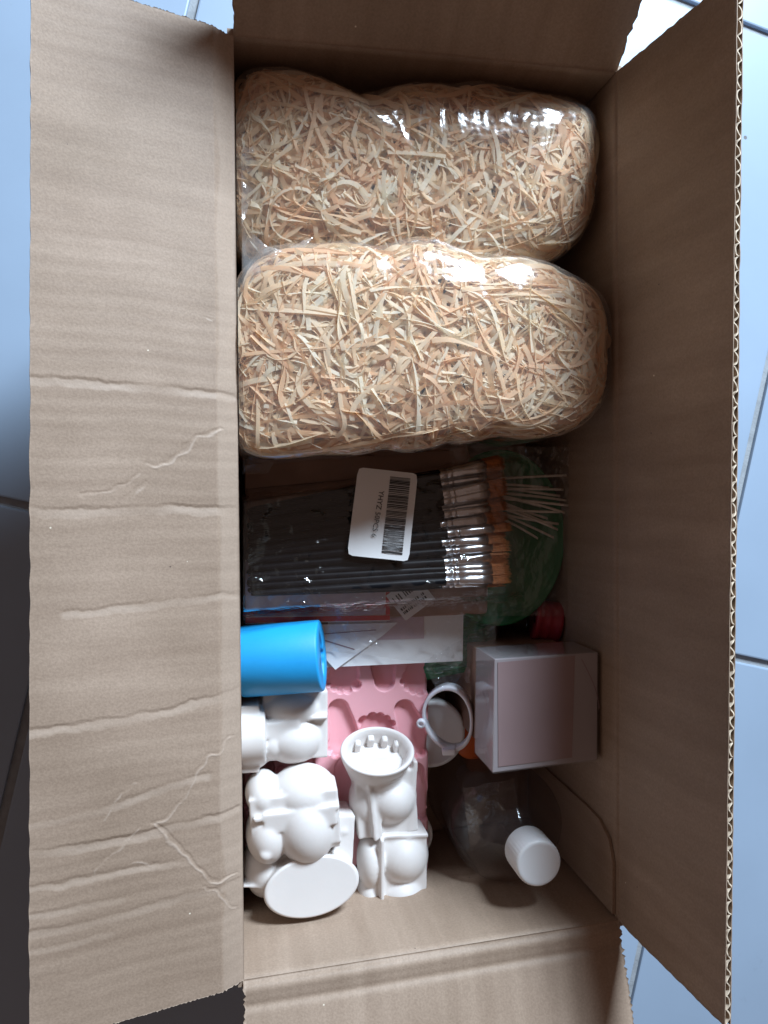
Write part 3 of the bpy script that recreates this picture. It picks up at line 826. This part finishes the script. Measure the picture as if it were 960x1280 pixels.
def lq(u0, v0, u1, v1, h=0.00035):
    up = Vector((0, 0, h)); return [lp(u0, v0) + up, lp(u1, v0) + up, lp(u1, v1) + up, lp(u0, v1) + up]
bv, bf = [], []
v = 0.065; rbc = random.Random(2)
while v < 0.935:
    h = rbc.choice([0.0042, 0.0042, 0.008, 0.008, 0.0125]); g = rbc.choice([0.0042, 0.0042, 0.007, 0.011])
    q = lq(0.545, v, 0.885, v + h); k = len(bv); bv += q; bf.append((k, k + 1, k + 2, k + 3)); v += h + g
o = mesh_obj('barcode', bv, bf, M['ink'], lob)
# printed line of text running down the label
def text_mesh(body, size):
    cu = bpy.data.curves.new('t', 'FONT'); cu.body = body; cu.size = size; cu.align_x = 'CENTER'; cu.align_y = 'CENTER'; cu.resolution_u = 2
    to = bpy.data.objects.new('t', cu); COL.objects.link(to)
    bpy.context.view_layer.update()
    me = bpy.data.meshes.new_from_object(to.evaluated_get(bpy.context.evaluated_depsgraph_get()))
    bpy.data.objects.remove(to, do_unlink=True)
    return me
tm = text_mesh('YHYZ 50PCS 6', 0.0054)
tm.materials.clear(); tm.materials.append(M['ink'])
to = bpy.data.objects.new('printed_text', tm); COL.objects.link(to)
dv = (lp(0.37, 0.8) - lp(0.42, 0.2)).normalized()
pos = lp(0.405, 0.5) + Vector((0, 0, 0.0008))
to.matrix_world = Matrix.Translation(pos) @ Matrix.Rotation(math.atan2(dv.y, dv.x), 4, 'Z')
mw = to.matrix_world.copy(); to.parent = lob; to.matrix_basis = mw

# ------------------------------------------------------------------ wicks in a clear bag
wd_ = random.Random(5)
ends = [((634, 598), (711, 594)), ((638, 606), (686, 610)), ((640, 612), (704, 612)), ((636, 618), (716, 627)), ((640, 622), (676, 633)), ((642, 623), (706, 641)),
        ((640, 628), (684, 648)), ((644, 633), (690, 657)), ((646, 640), (697, 662)), ((648, 648), (692, 672)), ((645, 652), (672, 673)), ((640, 636), (700, 640)),
        ((637, 610), (700, 620)), ((642, 644), (698, 655)), ((640, 624), (712, 632))]
for k, (e0, e1) in enumerate(ends):
    z0 = 0.0935 + 0.0016 * (k % 3); a = P(e0[0] - 22, e0[1] + (e0[1] - e1[1]) * 0.25, z0); b = P(e1[0], e1[1], z0 + 0.001)
    mid = (a + b) / 2 + Vector((0, wd_.uniform(-0.002, 0.002), 0.001))
    vs, fs = [], []
    nst = 8
    for i in range(nst + 1):
        t = i / nst; p = a * (1 - t) ** 2 + mid * 2 * t * (1 - t) + b * t * t
        for q in range(6):
            an = q * math.pi / 3; vs.append((p.x, p.y + 0.00105 * math.cos(an), p.z + 0.00105 * math.sin(an)))
    for i in range(nst):
        for q in range(6): fs.append((i * 6 + q, i * 6 + (q + 1) % 6, i * 6 + 6 + (q + 1) % 6, i * 6 + 6 + q))
    fs += [tuple(range(5, -1, -1)), tuple(range(nst * 6, nst * 6 + 6))]
    tag(mesh_obj('candle_wick', vs, fs, M['wick'], None, True), 'thin off-white candle wick fanned out over the green dish', 'wick', 'candle wicks over the green dish')
wb = film_sheet('clear_bag', [(560, 556), (738, 560), (738, 770), (600, 770)], lambda u, v: 0.0995 - 0.004 * v, M['film_flat'], 50, 50, 0.002, 51.0, ws=45)
tag(wb, 'clear flat plastic bag over the green dish and candle wicks', 'plastic bag')

# ------------------------------------------------------------------ moulds
def px_m(z): return (CAM_H - z) / FPX * 1.02

def foot(X, Y, cx_, cy_, s, rot):
    """signed distance (metres, positive inside) of a baby-foot pocket, toes towards +y of the pocket"""
    c, n = math.cos(rot), math.sin(rot)
    u = ((X - cx_) * c + (Y - cy_) * n) / s; v = (-(X - cx_) * n + (Y - cy_) * c) / s
    t = np.clip((v + 0.72) / 1.05, 0, 1)
    m = (0.34 + 0.16 * t) - np.hypot(u + 0.04 * np.sin(t * 3), v - (-0.72 + 1.05 * t))
    m = np.maximum(m, (1 - np.hypot(u / 0.52, (v - 0.33) / 0.40)) * 0.4)
    for tx, ty, tr in ((-0.36, 0.64, 0.19), (-0.11, 0.74, 0.165), (0.11, 0.72, 0.15), (0.30, 0.63, 0.14), (0.45, 0.48, 0.13)):
        m = np.maximum(m, tr - np.hypot(u - tx, v - ty))
    return m * s
def oval(X, Y, cx_, cy_, a, b, rot):
    c, n = math.cos(rot), math.sin(rot)
    u = ((X - cx_) * c + (Y - cy_) * n) / a; v = (-(X - cx_) * n + (Y - cy_) * c) / b
    return 1 - np.hypot(u, v)
ZP = 0.074
pm = empty('pink_mould', tuple(P(420, 960, zb)))
tag(pm, 'flat pink silicone mould sheet with baby footprint pockets under the white moulds', 'silicone mould')
q = [P(303, 826, ZP), P(536, 826, ZP), P(538, 1087, ZP), P(303, 1087, ZP)]
x0, x1, y0, y1 = q[0].x, q[1].x, q[2].y, q[0].y
nx, ny = 290, 320
X, Y = np.meshgrid(np.linspace(x0, x1, nx + 1), np.linspace(y0, y1, ny + 1), indexing='ij')
def pp(px, py): p = P(px, py, ZP); return p.x, p.y
mask = np.full(X.shape, -1.0)
for (px, py, s, r) in ((428, 832, 1.0, math.pi + 0.08), (481, 822, 1.0, 0.0), (524, 834, 1.0, math.pi - 0.1), (385, 826, 1.0, 0.05),
                       (428, 916, 1.0, math.pi + 0.16), (472, 928, 1.05, 0.06), (514, 915, 1.0, math.pi + 0.3), (380, 925, 1.0, 0.0), (330, 915, 1.0, math.pi),
                       (329, 988, 1.0, math.pi), (366, 990, 1.0, 0.0), (428, 990, 1.0, math.pi - 0.12), (474, 1005, 1.0, 0.0), (518, 995, 1.0, math.pi),
                       (330, 1062, 1.0, 0.0), (374, 1062, 1.0, math.pi), (420, 1062, 1.0, 0.0), (468, 1062, 1.0, math.pi), (514, 1062, 1.0, 0.0)):
    mask = np.maximum(mask, foot(X, Y, *pp(px, py), 0.0262 * s, r))
Z = ZP - 0.0055 * sm(0.0, 0.0016, mask) - 0.0012 * sm(0.001, 0.010, mask)
edge = np.minimum(np.minimum(X - x0, x1 - X), np.minimum(Y - y0, y1 - Y))
Z -= 0.002 * (1 - sm(0, 0.0018, edge))
Z += 0.0004 * np.sin(X * 40) + 0.0005 * np.sin(Y * 33)
vs = np.stack([X, Y, Z], -1).reshape(-1, 3); off = len(vs)
vs2 = vs.copy(); vs2[:, 2] = ZP - 0.011
fs = grid_faces(nx, ny)
def gi(i, j): return i * (ny + 1) + j
ring_ = [gi(i, 0) for i in range(nx)] + [gi(nx, j) for j in range(ny)] + [gi(i, ny) for i in range(nx, 0, -1)] + [gi(0, j) for j in range(ny, 0, -1)]
base = [tuple(vs2[k]) for k in ring_]
nR_ = len(ring_)
fs += [(ring_[k], off + k, off + (k + 1) % nR_, ring_[(k + 1) % nR_]) for k in range(nR_)]
fs.append(tuple(off + k for k in range(nR_))[::-1])
o = mesh_obj('sheet', np.vstack([vs, np.array(base)]), fs, M['pink'], pm, True); o.matrix_parent_inverse = Matrix.Translation(-Vector(pm.location))

# white tubs that hold the sheet up
def tub(px, py, r, h, label, z0=zb + 0.0004):
    p = P(px, py, h); o = empty('plastic_tub', (p.x, p.y, z0)); tag(o, label, 'tub', 'white tubs under the pink mould')
    v, f = lathe([(0, 0), (r * 0.9, 0), (r * 0.95, 0.003), (r, h * 0.75 - z0), (r, h * 0.76 - z0)], 48)
    mesh_obj('body', v, f, M['white'], o, True)
    v, f = lathe([(r * 1.0, h * 0.76 - z0), (r * 1.05, h * 0.765 - z0), (r * 1.06, h - z0 - 0.003), (r * 1.02, h - z0), (r * 0.9, h - z0), (r * 0.87, h - z0 - 0.0015), (0, h - z0 - 0.0015)], 48)
    mesh_obj('lid', v, f, M['white'], o, True)
    return o
tub(541, 918, 0.027, 0.0625, 'round white tub seen through the milky ring, beneath the pink mould')
tub(513, 1046, 0.0185, 0.0625, 'small round white tub peeping out from under the pink mould near the bottle')

# --- white silicone torso moulds made of merged swellings
def blob(prims, voxel=0.0010, it=11, fac=0.5):
    bm = bmesh.new()
    for kind, c, s, rot in prims:
        Mx = Matrix.Translation(c) @ Matrix.Rotation(rad(rot[2]), 4, 'Z') @ Matrix.Rotation(rad(rot[1]), 4, 'Y') @ Matrix.Rotation(rad(rot[0]), 4, 'X') @ Matrix.Diagonal((s[0], s[1], s[2], 1))
        if kind == 's': bmesh.ops.create_uvsphere(bm, u_segments=32, v_segments=20, radius=1, matrix=Mx)
        elif kind == 'b': bmesh.ops.create_cube(bm, size=2, matrix=Mx)
        elif kind == 'c': bmesh.ops.create_cone(bm, cap_ends=True, segments=40, radius1=1, radius2=1, depth=2, matrix=Mx)
        elif kind == 'k': bmesh.ops.create_cone(bm, cap_ends=True, segments=40, radius1=0.55, radius2=1, depth=2, matrix=Mx)
    me = bpy.data.meshes.new('b'); bm.to_mesh(me); bm.free()
    o = bpy.data.objects.new('b', me); COL.objects.link(o)
    r = o.modifiers.new('r', 'REMESH'); r.mode = 'VOXEL'; r.voxel_size = voxel; r.use_smooth_shade = True
    s = o.modifiers.new('s', 'SMOOTH'); s.factor = fac; s.iterations = it
    bpy.context.view_layer.update()
    m2 = bpy.data.meshes.new_from_object(o.evaluated_get(bpy.context.evaluated_depsgraph_get()))
    bpy.data.objects.remove(o, do_unlink=True)
    m2.polygons.foreach_set('use_smooth', [True] * len(m2.polygons))
    return m2

def mould(label, px, py, z, prims, fins, rot=(0, 0, 0), cav=None):
    """prims and fins are laid out in photograph-sized units of 0.6 mm about the mould's middle; z = its base height"""
    k = 0.0006
    c = P(px, py, z + 0.02); root = empty('white_mould', (c.x, c.y, z)); root.rotation_euler = [rad(a) for a in rot]
    tag(root, label, 'silicone mould', 'white silicone moulds')
    pr = [(kd, (cc[0] * k, -cc[1] * k, cc[2] * k), tuple(x * k for x in s), r) for kd, cc, s, r in prims]
    me = blob(pr); me.name = 'body'; me.materials.clear(); me.materials.append(M['silicone'])
    b = bpy.data.objects.new('body', me); COL.objects.link(b); b.parent = root
    for (a, bb, h0, h1, t) in fins:      # thin ridge from a to bb, between heights h0 and h1
        A = Vector((a[0] * k, -a[1] * k, 0)); B = Vector((bb[0] * k, -bb[1] * k, 0)); d = (B - A).normalized(); n = Vector((-d.y, d.x, 0)) * t * k / 2
        bm = bmesh.new(); rows = []
        for i in range(13):
            s = i / 12; p = A.lerp(B, s) + n * 0.35 * math.sin(s * 4)
            hh = (h1[0] * (1 - s) + h1[1] * s) * k + 0.0004 * math.sin(s * 17)
            rows.append([bm.verts.new(p - n + Vector((0, 0, h0 * k))), bm.verts.new(p - n * 0.8 + Vector((0, 0, hh))), bm.verts.new(p + n * 0.8 + Vector((0, 0, hh))), bm.verts.new(p + n + Vector((0, 0, h0 * k)))])
        for r0, r1 in zip(rows[:-1], rows[1:]):
            for q in range(4): bm.faces.new((r0[q], r0[(q + 1) % 4], r1[(q + 1) % 4], r1[q]))
        bm.faces.new(rows[0]); bm.faces.new(rows[-1][::-1])
        bmesh.ops.bevel(bm, geom=[e for e in bm.edges if len(e.link_faces) == 2 and e.calc_face_angle(0) > 0.8], offset=0.0003, segments=1, affect='EDGES')
        bm_obj('seam_ridge', bm, M['silicone'], root, True)
    return root

# beside the blue cylinder: thick collar at the left, round belly, back plate
mould('white silicone torso mould lying directly below the blue cylinder mould', 353, 910, ZP + 0.0008,
      [('c', (-39, 4, 38), (43, 36, 17), (0, 90, 0)), ('b', (-42, 4, 30), (13, 42, 30), (0, 0, 0)), ('s', (-30, 32, 30), (14, 15, 26), (0, 0, 0)),
       ('b', (16, -4, 21), (41, 43, 20), (0, 0, 0)), ('s', (14, 14, 18), (40, 35, 45), (0, 0, 0)), ('s', (12, -25, 14), (44, 27, 43), (0, 0, 0)),
       ('s', (-12, 16, 28), (18, 24, 30), (0, 0, 0)), ('b', (14, -14, 26), (42, 2.4, 24), (0, 0, 1)), ('b', (-4, -4, 30), (24, 10, 26), (0, 0, 0))], [])
mould('bulging white silicone torso mould resting on the mould with the oval base', 370, 1023, ZP + 0.022,
      [('b', (0, -3, 23), (54, 34, 22), (0, 0, 2)), ('s', (12, -26, 12), (42, 33, 40), (0, 0, 0)), ('s', (-38, -30, 12), (22, 26, 36), (0, 0, 0)), ('b', (6, -25, 38), (44, 15, 6), (-20, 0, 2)),
       ('s', (13, 12, 22), (38, 48, 43), (0, 0, 4)), ('s', (-34, 18, 20), (27, 37, 38), (0, 0, 0)), ('s', (-37, 30, 46), (10, 10, 14), (0, 0, 0)),
       ('b', (42, 6, 22), (12, 30, 20), (0, 0, 0)), ('b', (2, -16, 30), (52, 3.0, 22), (0, 0, 4)), ('b', (6, -8, 32), (44, 12, 20), (0, 0, 2)), ('b', (-44, -6, 22), (6, 32, 20), (0, 0, 0))], [], rot=(3, -2, 2))
# oval-based mould leaning on the near wall
ov = mould('white silicone mould turned with its flat oval base upward by the near wall', 371, 1081, ZP + 0.0008,
      [('c', (12, 10, 42), (55, 34, 38), (0, 0, 6)), ('s', (-44, -4, 34), (26, 36, 33), (0, 0, 0)), ('b', (54, -14, 32), (13, 50, 30), (0, 0, -4)), ('s', (56, -44, 34), (16, 16, 30), (0, 0, 0)),
       ('s', (58, 34, 30), (10, 16, 28), (0, 0, 0)), ('s', (0, -32, 32), (52, 28, 32), (0, 0, 0)), ('s', (-40, 14, 26), (24, 26, 27), (0, 0, 0)), ('b', (-56, 12, 36), (14, 2, 26), (0, 0, -8)), ('b', (56, 36, 36), (10, 2, 24), (0, 0, 30))],
      [], rot=(-4, 2, 0))
bmo = bmesh.new()
k = 0.0006
ringv = []
for sc_, h in ((0.98, 0.0), (1.03, 3.0), (1.0, 5.5), (0.95, 6.2)):
    ringv.append([bmo.verts.new(Matrix.Rotation(rad(6), 3, 'Z') @ Vector((sc_ * k * 57 * math.cos(a), sc_ * k * 35.5 * math.sin(a), 0)) + Vector((12 * k, -10 * k, (79 + h) * k))) for a in [2 * math.pi * i / 64 for i in range(64)]])
for r0, r1 in zip(ringv[:-1], ringv[1:]):
    for i in range(64): bmo.faces.new((r0[i], r0[(i + 1) % 64], r1[(i + 1) % 64], r1[i]))
bmo.faces.new(ringv[-1]); bmo.faces.new(ringv[0][::-1])
obm = bm_obj('oval_base', bmo, M['silicone'], ov, True)
obm.data.polygons.foreach_set('use_smooth', [len(p.vertices) == 4 for p in obm.data.polygons])

# mould with the open scalloped cup
cup = mould('white silicone mould with an open scalloped oval cup on the pink sheet', 472, 985, ZP + 0.0008,
      [('b', (11, 20, 20), (40, 41, 19), (0, 0, 4)), ('s', (19, 17, 16), (36, 34, 42), (0, 0, 0)), ('s', (-14, 18, 20), (22, 34, 26), (0, 0, 0)),
       ('k', (-1, -12, 18), (43, 32, 27), (-56, 0, 0)), ('s', (4, -14, 28), (30, 24, 26), (0, 0, 0)), ('b', (46, 12, 20), (3.5, 46, 20), (0, 0, -4)), ('b', (-10, 16, 26), (2.6, 46, 26), (0, 0, 6)), ('b', (-2, 20, 24), (2.6, 40, 25), (0, 0, 6))], [])
# the cup's hollow rim
vs, fs = [], []
nseg = 72
rings = []
prof = [(0.42, -74), (0.62, -56), (0.82, -30), (0.94, -12), (0.99, -3), (1.0, 0), (0.975, 2), (0.92, 2.2), (0.86, 0), (0.82, -6), (0.70, -30), (0.6, -35), (0.0, -35.5)]
TC = Matrix.Translation((-2 * k, 52 * k, 44 * k)) @ Matrix.Rotation(rad(-56), 4, 'X')
for s, h in prof:
    row = []
    for i in range(nseg):
        a = 2 * math.pi * i / nseg
        sc = 1.0
        if 0.3 < s < 0.83 and -36 < h < -3: sc = 1 - 0.05 * abs(math.sin(a * 3.5)) ** 0.6 * (1 if math.sin(a) < 0.4 else 0.4)
        row.append(len(vs)); vs.append(TC @ Vector((s * sc * 48 * k * math.cos(a), s * sc * 38 * k * math.sin(a), h * k)))
    rings.append(row)
for r0, r1 in zip(rings[:-1], rings[1:]):
    for i in range(nseg): fs.append((r0[i], r0[(i + 1) % nseg], r1[(i + 1) % nseg], r1[i]))
mesh_obj('cup', vs, fs, M['silicone'], cup, True)
for (u, wdt) in ((-22, 5), (-4, 6), (14, 5), (28, 3)):
    bmr = box_bm((wdt + 3) * k, 10 * k, 28 * k, 3 * k, 3)
    bmesh.ops.transform(bmr, matrix=TC @ Matrix.Translation((u * k, (27 - 0.014 * u * u) * k, -20 * k)), verts=bmr.verts)
    bm_obj('inner_rib', bmr, M['silicone'], cup, True)

mould('white silicone torso mould standing below the cup mould with a long seam ridge', 490, 1092, ZP + 0.0008,
      [('b', (13, 0, 23), (31, 55, 22), (0, 0, -1)), ('s', (14, -21, 20), (37, 37, 42), (0, 0, 0)), ('s', (13, 30, 20), (35, 32, 40), (0, 0, 0)),
       ('s', (-28, -16, 24), (17, 36, 30), (0, 0, 0)), ('s', (-28, 30, 22), (17, 27, 28), (0, 0, 0)), ('b', (-8, 4, 24), (16, 48, 22), (0, 0, 0)), ('b', (42, 10, 20), (3.5, 46, 20), (0, 0, 0)),
       ('b', (-17, 0, 30), (2.6, 56, 27), (0, 0, 0)), ('b', (14, -54, 24), (32, 2.6, 24), (0, 0, -3)), ('b', (12, 53, 16), (32, 3, 16), (0, 0, 0))], [])

# --- blue cylinder mould with a carved slot in its end
bl = empty('blue_mould', tuple(P(350, 822, ZP + 0.002)))
tag(bl, 'bright blue cylindrical silicone mould lying on its side with a carved slot', 'silicone mould')
R_, Lc = 0.0262, 0.0605
nsg = 80
rows = []
vs, fs = [], []
def ringrow(r, x, fn=None):
    row = []
    for i in range(nsg):
        a = 2 * math.pi * i / nsg; rr = r if fn is None else fn(a)
        row.append(len(vs)); vs.append((x, rr * math.cos(a), rr * math.sin(a)))
    return row
def slot(a):
    base = 1 / math.sqrt((math.cos(a) / 0.0155) ** 2 + (math.sin(a) / 0.0072) ** 2)
    return base * (1 + 0.12 * math.sin(3 * a + 0.6) + 0.05 * math.sin(7 * a))
rows = [ringrow(0.0001, 0), ringrow(R_ - 0.002, 0), ringrow(R_ - 0.0006, 0.0006), ringrow(R_, 0.002), ringrow(R_ * 1.004, Lc * 0.4), ringrow(R_, Lc - 0.0015), ringrow(R_ - 0.0005, Lc - 0.0004), ringrow(R_ - 0.0015, Lc),
        ringrow(0, Lc + 0.0002, lambda a: slot(a) * 1.03), ringrow(0, Lc - 0.0004, slot), ringrow(0, Lc - 0.025, lambda a: slot(a) * 0.92), ringrow(0.0001, Lc - 0.025)]
for r0, r1 in zip(rows[:-1], rows[1:]):
    for i in range(nsg): fs.append((r0[i], r1[i], r1[(i + 1) % nsg], r0[(i + 1) % nsg]))
E_ = Matrix.Translation(P(352, 823, ZP + 0.032) ) @ Matrix.Rotation(rad(5), 4, 'Z') @ Matrix.Rotation(rad(-13), 4, 'Y') @ Matrix.Rotation(rad(4), 4, 'X') @ Matrix.Translation((-Lc / 2, 0, 0))
o = mesh_obj('body', [E_ @ Vector(p) for p in vs], fs, M['blue'], bl, True); o.matrix_parent_inverse = Matrix.Translation(-Vector(bl.location))

# ------------------------------------------------------------------ milky ring
rg_ = empty('plastic_ring', tuple(P(560, 900, 0.066)))
tag(rg_, 'milky white oval plastic ring with a small clip, beside the white carton', 'ring')
irg = Matrix.Translation(-Vector(rg_.location))
rcn = P(561, 896, 0.084)
E_ = Matrix.Translation(rcn) @ Matrix.Rotation(rad(6), 4, 'Z') @ Matrix.Rotation(rad(-24), 4, 'Y') @ Matrix.Rotation(rad(6), 4, 'X')
vs, fs = [], []
ns = 96
prof = [(0.99, -0.005), (1.0, 0.004), (0.985, 0.005), (0.89, 0.005), (0.875, 0.0042), (0.90, -0.005)]
for i in range(ns):
    a = 2 * math.pi * i / ns
    ax, by = 0.0205, 0.0275
    flatb = 1 - 0.03 * math.cos(3 * a + 0.4)
    for s, z in prof: vs.append(E_ @ Vector((ax * s * flatb * math.cos(a), by * s * flatb * math.sin(a), z)))
n = len(prof)
for i in range(ns):
    for j in range(n):
        fs.append((i * n + j, ((i + 1) % ns) * n + j, ((i + 1) % ns) * n + (j + 1) % n, i * n + (j + 1) % n))
o = mesh_obj('band', vs, fs, M['ring'], rg_, True); o.matrix_parent_inverse = irg
for a, r, nm in ((math.pi * 1.01, 0.0036, 'clip'),):
    v, f = lathe([(0, -0.002), (r, -0.002), (r * 1.1, 0.0), (r, 0.002), (r * 0.45, 0.0022), (r * 0.4, 0.0012), (0, 0.0012)], 20)
    Q = E_ @ Matrix.Translation((0.0212 * math.cos(a), 0.027 * math.sin(a), 0.009))
    o = mesh_obj(nm, [Q @ Vector(p) for p in v], f, M['ring'], rg_, True); o.matrix_parent_inverse = irg
bmc = box_bm(0.011, 0.005, 0.010, 0.0012, 2); bmesh.ops.transform(bmc, matrix=E_ @ Matrix.Translation((-0.002, -0.0265, 0.004)), verts=bmc.verts)
o = bm_obj('clasp', bmc, M['ring'], rg_, True); o.matrix_parent_inverse = irg

ol = empty('orange_lid', tuple(P(593, 925, zb)))
tag(ol, 'orange plastic lid half hidden between the ring and the white carton', 'lid')
p = P(592, 926, 0.058)
v, f = lathe([(0, 0.058 - zb), (0.015, 0.058 - zb), (0.0165, 0.056 - zb), (0.017, 0.046 - zb), (0.014, 0.045 - zb), (0.014, 0.0003), (0, 0.0003)], 32)
ol.location = (p.x, p.y, zb)
mesh_obj('cap', v, f, M['orange'], ol, True)

# ------------------------------------------------------------------ white carton on a brown carton
ZT = 0.155
top = [P(618, 824, ZT), P(755, 815, ZT), P(753, 949, ZT), P(616, 966, ZT)]
for t in top: t.x = min(t.x, 0.2570)
wc = empty('white_carton', tuple(P(686, 890, 0.11)))
tag(wc, 'small square white carton with a dull pink top in shade against the long wall', 'carton')
iw = Matrix.Translation(-Vector(wc.location))
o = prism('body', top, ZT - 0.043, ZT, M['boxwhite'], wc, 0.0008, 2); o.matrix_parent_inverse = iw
cen = sum(top, Vector()) / 4
def ins(t, f): return [tuple(cen.lerp(Vector(t_), f)) for t_ in t]
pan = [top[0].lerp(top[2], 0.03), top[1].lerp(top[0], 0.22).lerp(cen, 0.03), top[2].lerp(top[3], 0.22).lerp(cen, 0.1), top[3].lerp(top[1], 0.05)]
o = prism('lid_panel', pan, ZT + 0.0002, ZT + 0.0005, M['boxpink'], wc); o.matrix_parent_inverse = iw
av, af = [], []
arc = [P(727 + 22 * math.sin(t * 1.5), 824 + 62 * t, ZT + 0.0006) for t in np.linspace(0, 1, 14)] + [P(735 + 18 * t, 868 + 18 * t, ZT + 0.0006) for t in (0.0,)]
for i, p in enumerate(arc[:14]):
    av += [p + Vector((-0.0003, 0, 0)), p + Vector((0.0003, 0, 0))]
for i in range(13): af.append((2 * i, 2 * i + 1, 2 * i + 3, 2 * i + 2))
o = mesh_obj('tab_slit', av, af, M['line'], wc); o.matrix_parent_inverse = iw
pts = [top[3].lerp(top[1], 0.06) , top[2].lerp(top[0], 0.06), top[1].lerp(top[3], 0.05), top[0].lerp(top[2], 0.05)]
ex = [cen.lerp(t_, 1.012) for t_ in top]
o = prism('clear_wrap', ex, ZT - 0.0438, ZT + 0.0012, M['film_box'], wc, 0.001, 2); o.matrix_parent_inverse = iw
uc = prism('brown_carton', [(p.x, p.y) for p in pts[::-1]], zb + 0.0004, ZT - 0.0443, M['kraft'], None, 0.0015, 2)
tag(uc, 'plain brown carton beneath the small white carton', 'carton')

# ------------------------------------------------------------------ bottle
cp = P(674, 1080, 0.163)
bt = empty('plastic_bottle', (cp.x, cp.y, zb))
tag(bt, 'upright clear plastic bottle with a white screw cap in the shaded corner', 'bottle')
rb_ = 0.0455
v, f = lathe([(0, 0.0004), (rb_ * 0.9, 0.0004), (rb_, 0.006), (rb_, 0.088), (rb_ * 0.96, 0.097), (rb_ * 0.8, 0.109), (rb_ * 0.55, 0.119), (rb_ * 0.36, 0.126), (0.0128, 0.130), (0.0128, 0.134)], 64)
mesh_obj('body', v, f, M['bottle'], bt, True)
capb = bmesh.new()
rcap = 0.0168
nseg = 120
rows = []
for r, z in ((rcap - 0.001, 0.1315), (rcap, 0.132), (rcap, 0.1325), (rcap, 0.1555), (rcap - 0.0004, 0.1568), (rcap - 0.0014, 0.1575), (rcap - 0.003, 0.1573), (0.0001, 0.1573)):
    rows.append([capb.verts.new(((r + (0.00025 if (i % 3 == 0 and 0.1324 < z < 0.156) else 0)) * math.cos(2 * math.pi * i / nseg), (r + (0.00025 if (i % 3 == 0 and 0.1324 < z < 0.156) else 0)) * math.sin(2 * math.pi * i / nseg), z)) for i in range(nseg)])
for r0, r1 in zip(rows[:-1], rows[1:]):
    for i in range(nseg): capb.faces.new((r0[i], r0[(i + 1) % nseg], r1[(i + 1) % nseg], r1[i]))
cap = bm_obj('cap', capb, M['white'], bt, True)
wf_ = film_sheet('clear_wrap', [(578, 985), (642, 972), (652, 1036), (588, 1064)], lambda u, v: 0.112 + 0.010 * math.sin(3.1 * u) * math.sin(3.1 * v), M['film_flat'], 60, 60, 0.004, 61.0, ws=45)
tag(wf_, 'crumpled clear plastic wrap hugging the shoulder of the bottle', 'plastic wrap')
